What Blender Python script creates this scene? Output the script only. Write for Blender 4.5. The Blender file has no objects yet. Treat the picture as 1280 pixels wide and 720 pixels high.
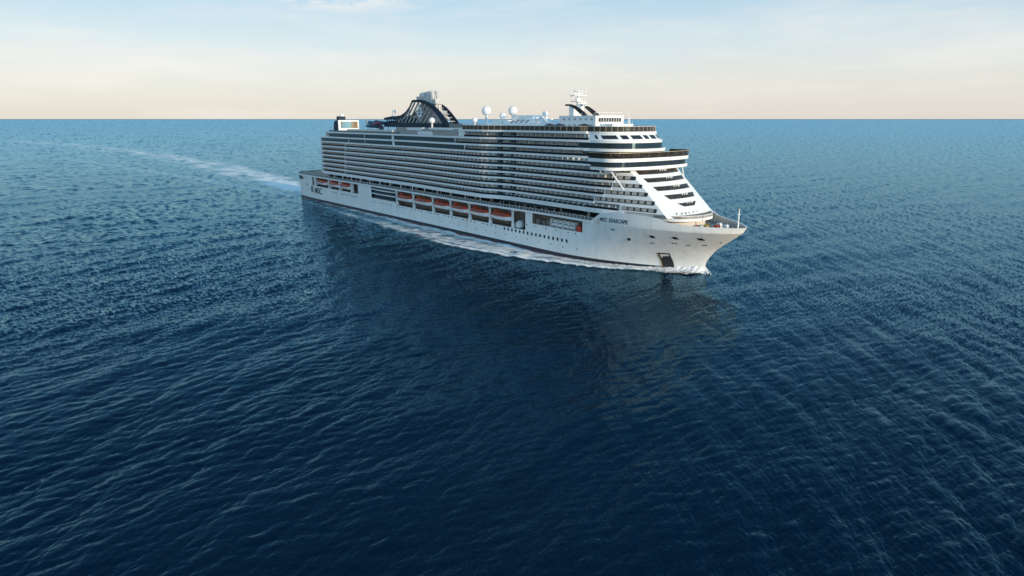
import bpy, bmesh, math, random
import numpy as np
from mathutils import Vector, Matrix

random.seed(7)
rng = np.random.default_rng(11)
R = math.radians
scene = bpy.context.scene
col = scene.collection

# ---------------------------------------------------------------- camera
CAM_H, FPX = 53.4, 825.0
cam_d = bpy.data.cameras.new('camera')
cam = bpy.data.objects.new('camera', cam_d)
col.objects.link(cam)
cam.location = (0, 0, CAM_H)
cam.rotation_euler = (math.pi / 2 - math.atan(211 / FPX), 0, 0)
cam_d.sensor_width = 36
cam_d.lens = 36 * FPX / 1280
cam_d.clip_start = 0.5
cam_d.clip_end = 200000
scene.camera = cam

# ---------------------------------------------------------------- sky, sun, exposure
SUN_AZ, SUN_EL = R(-46.5), R(13.0)          # azimuth measured from +X, counter-clockwise
sun_dir = Vector((math.cos(SUN_AZ) * math.cos(SUN_EL), math.sin(SUN_AZ) * math.cos(SUN_EL), math.sin(SUN_EL)))
world = bpy.data.worlds.new('World')
scene.world = world
world.use_nodes = True
wn, wl = world.node_tree.nodes, world.node_tree.links
wn.clear()
w_out = wn.new('ShaderNodeOutputWorld')
w_bg = wn.new('ShaderNodeBackground')
w_bg.inputs['Strength'].default_value = 0.15
w_sky = wn.new('ShaderNodeTexSky')
w_sky.sky_type = 'NISHITA'
w_sky.sun_disc = False
w_sky.sun_elevation = SUN_EL
w_sky.sun_rotation = math.pi / 2 - SUN_AZ
w_sky.altitude = 50
w_sky.air_density = 1.0
w_sky.dust_density = 1.0
w_sky.ozone_density = 1.5
# thin evening cloud: soft streaks, only in the sky (direction based)
w_tc = wn.new('ShaderNodeTexCoord')
w_map = wn.new('ShaderNodeMapping')
w_map.inputs['Scale'].default_value = (2.2, 2.2, 13.0)
w_map.inputs['Location'].default_value = (3.1, 0.4, 0.0)
w_noise = wn.new('ShaderNodeTexNoise')
w_noise.inputs['Scale'].default_value = 1.6
w_noise.inputs['Detail'].default_value = 7
w_noise.inputs['Roughness'].default_value = 0.55
w_ramp = wn.new('ShaderNodeValToRGB')
w_ramp.color_ramp.elements[0].position = 0.47
w_ramp.color_ramp.elements[0].color = (0, 0, 0, 1)
w_ramp.color_ramp.elements[1].position = 0.80
w_ramp.color_ramp.elements[1].color = (1, 1, 1, 1)
w_mul = wn.new('ShaderNodeMath'); w_mul.operation = 'MULTIPLY'; w_mul.inputs[1].default_value = 0.5
w_hsv = wn.new('ShaderNodeHueSaturation')
w_hsv.inputs['Saturation'].default_value = 1.0
w_mix = wn.new('ShaderNodeMix'); w_mix.data_type = 'RGBA'
w_mix.inputs['B'].default_value = (6.0, 5.6, 5.2, 1)
wl.new(w_tc.outputs['Generated'], w_map.inputs['Vector'])
wl.new(w_map.outputs['Vector'], w_noise.inputs['Vector'])
wl.new(w_noise.outputs['Fac'], w_ramp.inputs['Fac'])
wl.new(w_ramp.outputs['Color'], w_mul.inputs[0])
wl.new(w_sky.outputs['Color'], w_hsv.inputs['Color'])
# evening colour by height above the horizon: cream haze below, pale blue above
w_sep = wn.new('ShaderNodeSeparateXYZ')
w_grad = wn.new('ShaderNodeValToRGB')
w_grad.color_ramp.interpolation = 'LINEAR'
SKY = [(0.0, (0.75, 0.70, 0.645)), (0.05, (0.75, 0.74, 0.70)), (0.10, (0.65, 0.735, 0.775)), (0.18, (0.38, 0.60, 0.77)),
       (0.25, (0.155, 0.40, 0.61)), (0.50, (0.065, 0.27, 0.47)), (1.0, (0.05, 0.20, 0.40))]
ge = w_grad.color_ramp.elements
while len(ge) < len(SKY):
    ge.new(0.5)
for e_, (p_, c_) in zip(ge, SKY):
    e_.position = p_
    e_.color = c_ + (1,)
w_gain = wn.new('ShaderNodeVectorMath'); w_gain.operation = 'SCALE'; w_gain.inputs['Scale'].default_value = 0.955 / 0.15
w_blend = wn.new('ShaderNodeMix'); w_blend.data_type = 'RGBA'; w_blend.inputs['Factor'].default_value = 0.85
wl.new(w_tc.outputs['Generated'], w_sep.inputs[0])
wl.new(w_sep.outputs['Z'], w_grad.inputs['Fac'])
wl.new(w_grad.outputs['Color'], w_gain.inputs[0])
wl.new(w_hsv.outputs['Color'], w_blend.inputs['A'])
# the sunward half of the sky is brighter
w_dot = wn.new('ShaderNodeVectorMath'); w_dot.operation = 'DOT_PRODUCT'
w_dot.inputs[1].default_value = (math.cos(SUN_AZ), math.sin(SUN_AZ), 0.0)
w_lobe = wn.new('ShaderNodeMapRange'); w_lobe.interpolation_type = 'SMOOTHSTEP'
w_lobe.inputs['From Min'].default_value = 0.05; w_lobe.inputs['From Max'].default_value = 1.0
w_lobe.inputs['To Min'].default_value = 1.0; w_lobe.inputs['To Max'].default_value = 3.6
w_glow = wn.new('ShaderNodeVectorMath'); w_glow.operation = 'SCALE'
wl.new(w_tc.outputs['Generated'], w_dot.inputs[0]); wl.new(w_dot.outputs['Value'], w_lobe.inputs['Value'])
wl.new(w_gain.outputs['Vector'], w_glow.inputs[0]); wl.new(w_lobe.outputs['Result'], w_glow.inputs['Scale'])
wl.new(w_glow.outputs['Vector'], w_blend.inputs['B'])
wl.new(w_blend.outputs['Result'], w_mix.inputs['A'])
w_off = wn.new('ShaderNodeVectorMath'); w_off.operation = 'SUBTRACT'
_cd = Vector((-205, FPX, 0)).normalized()
w_off.inputs[1].default_value = (_cd.x * .986, _cd.y * .986, 0.168)
w_scl = wn.new('ShaderNodeVectorMath'); w_scl.operation = 'MULTIPLY'; w_scl.inputs[1].default_value = (1 / .16, 1 / .16, 1 / .034)
w_len = wn.new('ShaderNodeVectorMath'); w_len.operation = 'LENGTH'
w_cm = wn.new('ShaderNodeMapRange'); w_cm.inputs['From Min'].default_value = 1.0; w_cm.inputs['From Max'].default_value = 0.1
w_map2 = wn.new('ShaderNodeMapping'); w_map2.inputs['Scale'].default_value = (9, 9, 42)
w_n2 = wn.new('ShaderNodeTexNoise'); w_n2.inputs['Scale'].default_value = 1.7; w_n2.inputs['Detail'].default_value = 7; w_n2.inputs['Roughness'].default_value = .6; w_n2.inputs['Distortion'].default_value = .5
w_r2 = wn.new('ShaderNodeMapRange'); w_r2.interpolation_type = 'SMOOTHSTEP'; w_r2.inputs['From Min'].default_value = .34; w_r2.inputs['From Max'].default_value = .60; w_r2.inputs['To Max'].default_value = 1.0
w_pr = wn.new('ShaderNodeMath'); w_pr.operation = 'MULTIPLY'
w_mx = wn.new('ShaderNodeMath'); w_mx.operation = 'MAXIMUM'
wl.new(w_tc.outputs['Generated'], w_off.inputs[0]); wl.new(w_off.outputs['Vector'], w_scl.inputs[0]); wl.new(w_scl.outputs['Vector'], w_len.inputs[0])
wl.new(w_len.outputs['Value'], w_cm.inputs['Value'])
wl.new(w_tc.outputs['Generated'], w_map2.inputs['Vector']); wl.new(w_map2.outputs['Vector'], w_n2.inputs['Vector'])
wl.new(w_n2.outputs['Fac'], w_r2.inputs['Value'])
wl.new(w_cm.outputs['Result'], w_pr.inputs[0]); wl.new(w_r2.outputs['Result'], w_pr.inputs[1])
wl.new(w_mul.outputs['Value'], w_mx.inputs[0]); wl.new(w_pr.outputs['Value'], w_mx.inputs[1])
wl.new(w_mx.outputs['Value'], w_mix.inputs['Factor'])
w_up = wn.new('ShaderNodeMath'); w_up.operation = 'GREATER_THAN'; w_up.inputs[1].default_value = 0.0
w_sea = wn.new('ShaderNodeMix'); w_sea.data_type = 'RGBA'; w_sea.inputs['A'].default_value = (0.3, 0.8, 1.2, 1)   # open sea below the horizon
wl.new(w_sep.outputs['Z'], w_up.inputs[0]); wl.new(w_up.outputs['Value'], w_sea.inputs['Factor'])
wl.new(w_mix.outputs['Result'], w_sea.inputs['B'])
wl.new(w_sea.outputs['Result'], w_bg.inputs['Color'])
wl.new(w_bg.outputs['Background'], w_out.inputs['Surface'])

sun_d = bpy.data.lights.new('sun', 'SUN')
sun_d.energy = 3.05
sun_d.angle = R(0.5)
sun_d.color = (1.0, 0.75, 0.46)
sun = bpy.data.objects.new('sun', sun_d)
col.objects.link(sun)
sun.location = sun_dir * 500
sun.rotation_euler = sun_dir.to_track_quat('Z', 'Y').to_euler()

scene.view_settings.view_transform = 'Standard'
scene.view_settings.look = 'None'
scene.view_settings.gamma = 1
scene.view_settings.exposure = 0.2
scene.render.engine = 'CYCLES'
scene.cycles.max_bounces = 6
scene.cycles.transparent_max_bounces = 16
scene.cycles.use_denoising = True

# ---------------------------------------------------------------- ship frame
SX, SY, SHD = -135.14, 481.76, R(-51.05)
SM = Matrix.Translation((SX, SY, 0)) @ Matrix.Rotation(SHD, 4, 'Z')


# ================================================================ materials
def mat(name, rgb, rough=0.5, metal=0.0, var=0.06, scale=0.6, coat=0.0, alpha=1.0, spec=0.5, streak=0.0):
    m = bpy.data.materials.new(name)
    m.use_nodes = True
    n, l = m.node_tree.nodes, m.node_tree.links
    b = n['Principled BSDF']
    b.inputs['Roughness'].default_value = rough
    b.inputs['Metallic'].default_value = metal
    b.inputs['Coat Weight'].default_value = coat
    b.inputs['Specular IOR Level'].default_value = spec
    b.inputs['Alpha'].default_value = alpha
    tc = n.new('ShaderNodeTexCoord')
    ns = n.new('ShaderNodeTexNoise')
    ns.inputs['Scale'].default_value = scale
    ns.inputs['Detail'].default_value = 6
    l.new(tc.outputs['Object'], ns.inputs['Vector'])
    r = n.new('ShaderNodeValToRGB')
    r.color_ramp.elements[0].position = 0.3
    r.color_ramp.elements[1].position = 0.7
    r.color_ramp.elements[0].color = tuple(max(0, c * (1 - var)) for c in rgb) + (1,)
    r.color_ramp.elements[1].color = tuple(min(1, c * (1 + var)) for c in rgb) + (1,)
    l.new(ns.outputs['Fac'], r.inputs['Fac'])
    out = r.outputs['Color']
    if streak:
        mp = n.new('ShaderNodeMapping')
        mp.inputs['Scale'].default_value = (0.55, 0.55, 0.05)
        l.new(tc.outputs['Object'], mp.inputs['Vector'])
        n2 = n.new('ShaderNodeTexNoise')
        n2.inputs['Scale'].default_value = 1.0
        n2.inputs['Detail'].default_value = 5
        l.new(mp.outputs['Vector'], n2.inputs['Vector'])
        r2 = n.new('ShaderNodeValToRGB')
        r2.color_ramp.elements[0].position = 0.5
        r2.color_ramp.elements[1].position = 0.78
        r2.color_ramp.elements[0].color = (0, 0, 0, 1)
        r2.color_ramp.elements[1].color = (streak, streak, streak, 1)
        l.new(n2.outputs['Fac'], r2.inputs['Fac'])
        mx = n.new('ShaderNodeMix'); mx.data_type = 'RGBA'
        mx.inputs['B'].default_value = (0.42, 0.36, 0.28, 1)
        l.new(r2.outputs['Color'], mx.inputs['Factor'])
        l.new(out, mx.inputs['A'])
        out = mx.outputs['Result']
    l.new(out, b.inputs['Base Color'])
    return m


M = dict(
    white=mat('white_paint', (0.80, 0.80, 0.78), 0.42, var=0.03, scale=0.25),
    hull=mat('hull_paint', (0.80, 0.80, 0.77), 0.38, var=0.035, scale=0.12, streak=0.26),
    navy=mat('boot_topping', (0.012, 0.017, 0.032), 0.4, var=0.2),
    red=mat('antifouling_red', (0.20, 0.025, 0.02), 0.5, var=0.2),
    dark=mat('dark_glass', (0.012, 0.016, 0.022), 0.08, var=0.3, scale=0.35, spec=0.5),
    window=mat('window_glass', (0.02, 0.024, 0.03), 0.06, var=0.3, scale=0.6),
    amber=mat('tinted_screen_glass', (0.040, 0.034, 0.028), 0.16, var=0.5, scale=0.5, spec=0.3),
    rail=mat('balcony_glass', (0.014, 0.018, 0.021), 0.5, var=0.3, scale=0.5, alpha=0.97, spec=0.08),
    railpale=mat('suite_balcony_glass', (0.42, 0.45, 0.46), 0.15, var=0.25, scale=0.25, alpha=0.85),
    railgrey=mat('promenade_glass', (0.10, 0.11, 0.115), 0.12, var=0.3, scale=0.5, alpha=0.6),
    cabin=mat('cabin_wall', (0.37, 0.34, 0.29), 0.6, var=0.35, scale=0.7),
    cabinw=mat('balcony_partition', (0.62, 0.62, 0.60), 0.5, var=0.05),
    deck=mat('teak_deck', (0.30, 0.235, 0.17), 0.7, var=0.15, scale=1.2),
    deckgrey=mat('grey_deck', (0.22, 0.23, 0.23), 0.7, var=0.15, scale=0.8),
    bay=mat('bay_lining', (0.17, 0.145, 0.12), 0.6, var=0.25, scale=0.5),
    metal=mat('grey_metal', (0.30, 0.31, 0.32), 0.4, metal=0.3, var=0.15),
    inner=mat('bulwark_inside', (0.64, 0.59, 0.53), 0.6, var=0.08),
    slat=mat('funnel_slat', (0.30, 0.30, 0.29), 0.6, var=0.25, scale=0.4),
    funnel=mat('funnel_navy', (0.008, 0.028, 0.050), 0.55, var=0.3, scale=0.3, spec=0.25),
    pipe=mat('exhaust_pipe', (0.50, 0.49, 0.47), 0.45, metal=0.15, var=0.2, scale=0.5),
    orange=mat('lifeboat_orange', (0.50, 0.062, 0.022), 0.45, var=0.12, scale=1.2),
    boatwhite=mat('lifeboat_white', (0.74, 0.74, 0.72), 0.4, var=0.05),
    canister=mat('canister_white', (0.78, 0.78, 0.76), 0.45, var=0.05),
    letter=mat('navy_lettering', (0.012, 0.020, 0.045), 0.45, var=0.1),
    beige=mat('emblem_beige', (0.62, 0.58, 0.50), 0.5, var=0.08),
    winchred=mat('deck_gear_red', (0.55, 0.05, 0.03), 0.5, var=0.15),
    yellow=mat('yellow_edge', (0.50, 0.31, 0.06), 0.5, var=0.1),
    blueslide=mat('slide_blue', (0.05, 0.10, 0.16), 0.3, var=0.2),
    redslide=mat('slide_red', (0.22, 0.035, 0.035), 0.3, var=0.2),
    fabric=mat('dark_canvas', (0.02, 0.022, 0.025), 0.8, var=0.2),
    cushion=mat('lounger_cushion', (0.30, 0.27, 0.24), 0.8, var=0.2),
    gold=mat('brass_rail', (0.55, 0.45, 0.30), 0.35, metal=0.4, var=0.1),
)


def plate_bump(m):                                      # welded plates are never quite flat
    n, l = m.node_tree.nodes, m.node_tree.links
    tc = n.new('ShaderNodeTexCoord'); mp = n.new('ShaderNodeMapping'); mp.inputs['Scale'].default_value = (.30, .30, .55)
    ns = n.new('ShaderNodeTexNoise'); ns.inputs['Scale'].default_value = 1.0; ns.inputs['Detail'].default_value = 2
    bk = n.new('ShaderNodeTexBrick'); bk.inputs['Scale'].default_value = 1.0; bk.inputs['Brick Width'].default_value = 9.0; bk.inputs['Row Height'].default_value = 2.7
    bk.inputs['Mortar Size'].default_value = .05; bk.inputs['Color1'].default_value = (1, 1, 1, 1); bk.inputs['Color2'].default_value = (1, 1, 1, 1); bk.inputs['Mortar'].default_value = (0, 0, 0, 1)
    sw = n.new('ShaderNodeSeparateXYZ'); cb = n.new('ShaderNodeCombineXYZ')
    l.new(tc.outputs['Object'], sw.inputs[0]); l.new(sw.outputs['X'], cb.inputs['X']); l.new(sw.outputs['Z'], cb.inputs['Y']); l.new(cb.outputs[0], bk.inputs['Vector'])
    l.new(tc.outputs['Object'], mp.inputs['Vector']); l.new(mp.outputs['Vector'], ns.inputs['Vector'])
    ad = n.new('ShaderNodeMath'); ad.operation = 'MULTIPLY_ADD'; ad.inputs[1].default_value = .12
    sp = n.new('ShaderNodeSeparateColor'); l.new(bk.outputs['Color'], sp.inputs['Color'])
    l.new(sp.outputs['Red'], ad.inputs[0]); l.new(ns.outputs['Fac'], ad.inputs[2])
    bp = n.new('ShaderNodeBump'); bp.inputs['Strength'].default_value = 1.0; bp.inputs['Distance'].default_value = .09
    l.new(ad.outputs['Value'], bp.inputs['Height']); l.new(bp.outputs['Normal'], n['Principled BSDF'].inputs['Normal'])


plate_bump(M['hull'])


def screen_material():
    m = bpy.data.materials.new('screen_picture')
    m.use_nodes = True
    n, l = m.node_tree.nodes, m.node_tree.links
    b = n['Principled BSDF']
    tc = n.new('ShaderNodeTexCoord'); sep = n.new('ShaderNodeSeparateXYZ')
    ns = n.new('ShaderNodeTexNoise'); ns.inputs['Scale'].default_value = 0.22; ns.inputs['Detail'].default_value = 3
    l.new(tc.outputs['Object'], sep.inputs[0]); l.new(tc.outputs['Object'], ns.inputs['Vector'])
    mr = n.new('ShaderNodeMapRange'); mr.inputs['From Min'].default_value = -5.7; mr.inputs['From Max'].default_value = 6.3
    l.new(sep.outputs['Y'], mr.inputs['Value'])
    ad = n.new('ShaderNodeMath'); ad.operation = 'MULTIPLY_ADD'; ad.inputs[1].default_value = .3; l.new(ns.outputs['Fac'], ad.inputs[0]); l.new(mr.outputs['Result'], ad.inputs[2])
    r = n.new('ShaderNodeValToRGB')
    e = r.color_ramp.elements
    e[0].position, e[0].color = 0.12, (0.13, 0.085, 0.035, 1)
    e[1].position, e[1].color = 1.2, (0.16, 0.10, 0.04, 1)
    for p_, c_ in ((0.34, (0.12, 0.24, 0.30, 1)), (0.68, (0.16, 0.30, 0.34, 1)), (0.92, (0.20, 0.15, 0.07, 1))):
        k = e.new(p_); k.color = c_
    l.new(ad.outputs['Value'], r.inputs['Fac'])
    l.new(r.outputs['Color'], b.inputs['Base Color'])
    l.new(r.outputs['Color'], b.inputs['Emission Color'])
    b.inputs['Emission Strength'].default_value = 0.25
    b.inputs['Roughness'].default_value = 0.3
    return m


M['screen'] = screen_material()


# ================================================================ mesh helpers
class MB:
    def __init__(s):
        s.v, s.f = [], []

    def add(s, vs, fs):
        o = len(s.v)
        s.v += [tuple(p) for p in vs]
        s.f += [tuple(i + o for i in f) for f in fs]
        return s

    def box(s, x0, x1, y0, y1, z0, z1):
        return s.add([(x0, y0, z0), (x1, y0, z0), (x1, y1, z0), (x0, y1, z0), (x0, y0, z1), (x1, y0, z1), (x1, y1, z1), (x0, y1, z1)],
                     [(3, 2, 1, 0), (4, 5, 6, 7), (0, 1, 5, 4), (1, 2, 6, 5), (2, 3, 7, 6), (3, 0, 4, 7)])

    def plan(s, poly, z0, z1):                        # extrude a plan polygon (counter-clockwise)
        n = len(poly)
        vs = [(x, y, z0) for x, y in poly] + [(x, y, z1) for x, y in poly]
        fs = [tuple(range(n - 1, -1, -1)), tuple(range(n, 2 * n))]
        fs += [(i, (i + 1) % n, n + (i + 1) % n, n + i) for i in range(n)]
        return s.add(vs, fs)

    def profile(s, poly, y0, y1):                     # extrude an x-z polygon along y
        n = len(poly)
        vs = [(x, y0, z) for x, z in poly] + [(x, y1, z) for x, z in poly]
        fs = [tuple(range(n)), tuple(range(2 * n - 1, n - 1, -1))]
        fs += [((i + 1) % n, i, n + i, n + (i + 1) % n) for i in range(n)]
        return s.add(vs, fs)

    def section(s, poly, x0, x1):                     # extrude a y-z polygon along x
        n = len(poly)
        vs = [(x0, y, z) for y, z in poly] + [(x1, y, z) for y, z in poly]
        fs = [tuple(range(n - 1, -1, -1)), tuple(range(n, 2 * n))]
        fs += [(i, (i + 1) % n, n + (i + 1) % n, n + i) for i in range(n)]
        return s.add(vs, fs)

    def wall(s, path, z0, z1, t, lean=0.0):            # thin solid wall along an open plan path, t to the left of travel
        n = len(path)
        P = [Vector((p[0], p[1])) for p in path]
        N = []
        for i in range(n):
            d = (P[min(i + 1, n - 1)] - P[max(i - 1, 0)])
            d = d.normalized() if d.length > 1e-9 else Vector((1, 0))
            N.append(Vector((-d.y, d.x)))
        vs = []
        for i in range(n):
            a, b = P[i], P[i] + N[i] * t
            lo = N[i] * -lean
            vs += [(a.x, a.y, z0), (b.x, b.y, z0), (b.x + lo.x, b.y + lo.y, z1), (a.x + lo.x, a.y + lo.y, z1)]
        fs = [(0, 1, 2, 3)]
        for i in range(n - 1):
            k, q = i * 4, i * 4 + 4
            for e in range(4):
                f = (e + 1) % 4
                fs.append((k + e, q + e, q + f, k + f))
        k = (n - 1) * 4
        fs.append((k + 3, k + 2, k + 1, k))
        return s.add(vs, fs)

    def tube(s, pts, r, n=8, cap=True):
        P = [Vector(p) for p in pts]
        rs = r if isinstance(r, (list, tuple)) else [r] * len(P)
        vs, fs = [], []
        for i, p in enumerate(P):
            d = (P[min(i + 1, len(P) - 1)] - P[max(i - 1, 0)]).normalized()
            up = Vector((0, 0, 1)) if abs(d.z) < 0.9 else Vector((1, 0, 0))
            a = d.cross(up).normalized(); b = d.cross(a)
            for k in range(n):
                t = 2 * math.pi * k / n
                vs.append(p + (a * math.cos(t) + b * math.sin(t)) * rs[i])
        for i in range(len(P) - 1):
            for k in range(n):
                fs.append((i * n + k, i * n + (k + 1) % n, (i + 1) * n + (k + 1) % n, (i + 1) * n + k))
        if cap:
            fs.append(tuple(range(n - 1, -1, -1)))
            fs.append(tuple(range((len(P) - 1) * n, len(P) * n)))
        return s.add(vs, fs)

    def lathe(s, prof, c=(0, 0, 0), n=20):
        vs, fs = [], []
        for r, z in prof:
            for k in range(n):
                t = 2 * math.pi * k / n
                vs.append((c[0] + r * math.cos(t), c[1] + r * math.sin(t), c[2] + z))
        for i in range(len(prof) - 1):
            for k in range(n):
                fs.append((i * n + k, i * n + (k + 1) % n, (i + 1) * n + (k + 1) % n, (i + 1) * n + k))
        fs.append(tuple(range(n - 1, -1, -1)))
        fs.append(tuple(range((len(prof) - 1) * n, len(prof) * n)))
        return s.add(vs, fs)

    def sphere(s, c, r, n=20, squash=1.0, zlo=-1.0):
        m = n // 2
        a0 = -math.pi / 2 if zlo <= -1 else math.asin(zlo)
        prof = []
        for i in range(m + 1):
            a = a0 + (math.pi / 2 - a0) * i / m
            prof.append((max(r * math.cos(a), 0.01), r * math.sin(a) * squash))
        return s.lathe(prof, c, n)

    def grid(s, P):                                     # P[i][j] points
        ni, nj = len(P), len(P[0])
        vs = [p for row in P for p in row]
        fs = [(i * nj + j, (i + 1) * nj + j, (i + 1) * nj + j + 1, i * nj + j + 1) for i in range(ni - 1) for j in range(nj - 1)]
        return s.add(vs, fs)

    def build(s, name, m, parent=None, smooth=False, angle=35):
        me = bpy.data.meshes.new(name)
        me.from_pydata(s.v, [], s.f)
        me.materials.append(m)
        bm = bmesh.new(); bm.from_mesh(me)
        bmesh.ops.recalc_face_normals(bm, faces=bm.faces)
        bm.to_mesh(me); bm.free()
        if smooth:
            for p in me.polygons:
                p.use_smooth = True
            me.set_sharp_from_angle(angle=R(angle))
        o = bpy.data.objects.new(name, me)
        col.objects.link(o)
        o.parent = parent
        return o


def tag(o, label=None, cat=None, group=None, kind=None):
    if label: o['label'] = label
    if cat: o['category'] = cat
    if group: o['group'] = group
    if kind: o['kind'] = kind
    return o


def empty(name, loc=(0, 0, 0), rz=0.0):
    o = bpy.data.objects.new(name, None)
    o.empty_display_size = 2
    col.objects.link(o)
    o.location = loc
    o.rotation_euler = (0, 0, rz)
    return o


def copy_tree(o, parent=None):
    c = o.copy(); col.objects.link(c); c.parent = parent
    for ch in list(o.children):
        copy_tree(ch, c)
    return c


def on_ship(x, y, z):
    return SM @ Vector((x, y, z))


def text_mesh(body, size, shear=0.0, offset=0.0, depth=0.02):
    cu = bpy.data.curves.new('lettering', 'FONT')
    cu.body = body
    cu.size = size
    cu.shear = shear
    cu.offset = offset
    cu.extrude = depth
    cu.resolution_u = 3
    o = bpy.data.objects.new('lettering', cu)
    col.objects.link(o)
    dg = bpy.context.evaluated_depsgraph_get()
    me = bpy.data.meshes.new_from_object(o.evaluated_get(dg))
    bpy.data.objects.remove(o)
    return me


# ================================================================ ship geometry functions
Z_LEV = [20.6, 23.3, 26.1, 28.8, 31.4, 34.1, 36.9, 39.6, 42.5, 45.5, 48.6]


def smoothstep(a, b, x):
    t = min(1.0, max(0.0, (x - a) / (b - a)))
    return t * t * (3 - 2 * t)


def sbu(x):                                            # upper decks draw in towards the rounded front
    return sb(x) - (2.3 * ((x - 260) / 21) ** 2 if x > 260 else 0)


def lerp(a, b, t):
    return a + (b - a) * t


def sb(x):                                             # half breadth of the balcony fronts
    y = 20.5 + 2.1 * smoothstep(150, 212, x)
    y = lerp(y, 18.6, smoothstep(219, 237, x))
    if x < 44:
        y = lerp(17.5, y, smoothstep(36, 46, x))
    return y


_sz = [-3, 0, 2, 4, 6.3, 9, 12, 16, 18.2, 21]
_sx = [323.5, 325, 324.3, 324.6, 326, 328.3, 332.2, 337.7, 339, 341.5]


def stem_x(z):
    return float(np.interp(z, _sz, _sx))


def hb(x, z):                                           # hull half breadth
    t = min(1, max(0, z / 16.4))
    xs, xe = lerp(262, 288, t ** 0.8), stem_x(min(z, 16.2))
    if x <= xs:
        b = 20.3
        if x < 30:
            b -= 1.8 * ((30 - x) / 30) ** 2
        return b
    u = min(1, (x - xs) / (xe - xs))
    return 20.3 * max(0, 1 - u ** lerp(1.9, 2.0, t)) ** lerp(1.0, 0.65, t)


def wside(x, z=24.0):                                     # flush forward side wall, tapering to the front corner
    t = min(1, max(0, (x - 284) / (fx(z) - 284)))
    return 13.5 + 5.1 * (1 - t ** 1.5)


def fx(z):                                               # front facade edge
    return 314.3 - 1.15 * (z - 22.3)


def facade(y, z, off=0.0):
    return fx(z) + 2.5 * (1 - (y / 13.5) ** 2) + off


def front(b, xs, xf, n, m=41):
    ys = np.linspace(-b, b, m)
    ys = b * np.sin(ys / b * math.pi / 2)
    return [(xs + (xf - xs) * max(0, 1 - abs(y / b) ** n) ** (1 / n), float(y)) for y in ys]


def side_path(x0, x1, inset=0.0, step=3.0, sb=sb):       # starboard path, aft to fore
    n = max(2, int((x1 - x0) / step) + 1)
    return [(x, -(sb(x) - inset)) for x in np.linspace(x0, x1, n)]


def mirror(path):
    return [(x, -y) for x, y in reversed(path)]


def full_plan(x0, x1, inset=0.0, sb=sb):
    a = side_path(x0, x1, inset, sb=sb)
    return a + mirror(a)


# ================================================================ the ship
ship = empty('cruise_ship', (SX, SY, 0), SHD)
tag(ship, 'large white cruise ship with dark navy funnel sailing on the open sea', 'cruise ship')


def part(name, mb, m, parent=ship, smooth=False, label=None, kind=None, angle=35):
    o = mb.build(name, M[m] if isinstance(m, str) else m, parent, smooth, angle)
    if label: o['label'] = label
    if kind: o['kind'] = kind
    return o


# ---------------------------------------------------------------- hull
def hull_patch(mb, x0, x1, zs, n, off=0.0, to_stem=False):
    for sgn in (-1, 1):
        P = []
        for i in range(n + 1):
            row = []
            for z in zs:
                xe = stem_x(z) if to_stem else x1
                t = i / n
                if to_stem:
                    t = 1 - (1 - t) ** 1.6
                x = x0 + (xe - x0) * t
                row.append((x, sgn * (hb(x, z) + off), z))
            P.append(row)
        mb.grid(P)


hull = MB()
hull_patch(hull, 0, 262, [-2, 0, 1.4, 4, 6, 8.1], 60)
hull_patch(hull, 262, 0, [-2, 0, 1, 2, 3, 4, 5, 6, 7, 8.1], 34, to_stem=True)
# side above the boat bays
for x0, x1, z0, z1 in [(0, 26, 8.1, 16.2), (26, 94, 8.1, 10.2), (94, 111, 8.1, 16.2), (111, 139, 8.1, 9.5),
                       (249, 253.5, 8.1, 16.2), (253.5, 262, 8.1, 11.5)]:
    hull_patch(hull, x0, x1, [z0, (z0 + z1) / 2, z1], max(2, int((x1 - x0) / 3)))
# bow: from x=262 forward; the raft bay opening is left out (x<282.7, z>11.5)
for sgn in (-1, 1):
    xs_row = list(np.linspace(262, 282.7, 9))
    hull.grid([[(x, sgn * hb(x, z), z) for z in (8.1, 9.2, 10.3, 11.5)] for x in xs_row])
ZB = [8.1, 9.2, 10.3, 11.5, 13, 14.6, 16.2]
for sgn in (-1, 1):
    P = []
    for i in range(31):
        row = []
        for z in ZB:
            t = 1 - (1 - i / 30) ** 1.6
            x = 282.7 + (stem_x(z) - 282.7) * t
            row.append((x, sgn * hb(x, z), z))
        P.append(row)
    hull.grid(P)


def rail_z(x):                                            # upper edge of the bow bulwark
    return float(np.interp(x, [283, 288, 292, 300, 312, 316, 319, 324, 332, 339.5], [16.3, 17.2, 19.9, 21.1, 20.6, 20.0, 18.9, 18.5, 18.3, 18.2]))


for sgn in (-1, 1):
    P, Q = [], []
    for i in range(61):
        t = 1 - (1 - i / 60) ** 1.6
        row, row2 = [], []
        for k in range(5):
            f = k / 4
            x = 282.7 + (339 - 282.7) * t
            z = lerp(16.2, max(rail_z(x), 16.25), f)
            xe_ = stem_x(16.2)
            xx = 282.7 + (xe_ - 282.7) * t + 1.3 * f * t ** 6
            yy = hb(282.7 + (xe_ - 282.7) * t, 16.2) + (.12 if k else 0) * (1 - t ** 8)
            row.append((xx, sgn * yy, z))
            row2.append((xx - 0.35 * t, sgn * max(yy - 0.35, 0.0), z))
        P.append(row); Q.append(row2)
    hull.grid(P)
    hull.grid([[p[-1], q[-1]] for p, q in zip(P, Q)])
    if sgn == -1:
        inner_s = Q
    else:
        inner_p = Q
# transom
hull.grid([[(0, -hb(0, z) * s, z) for s in np.linspace(1, -1, 9)] for z in (-2, 4, 10, 16.2)])
hull_o = part('hull', hull, 'hull', smooth=True, angle=40)

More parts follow.
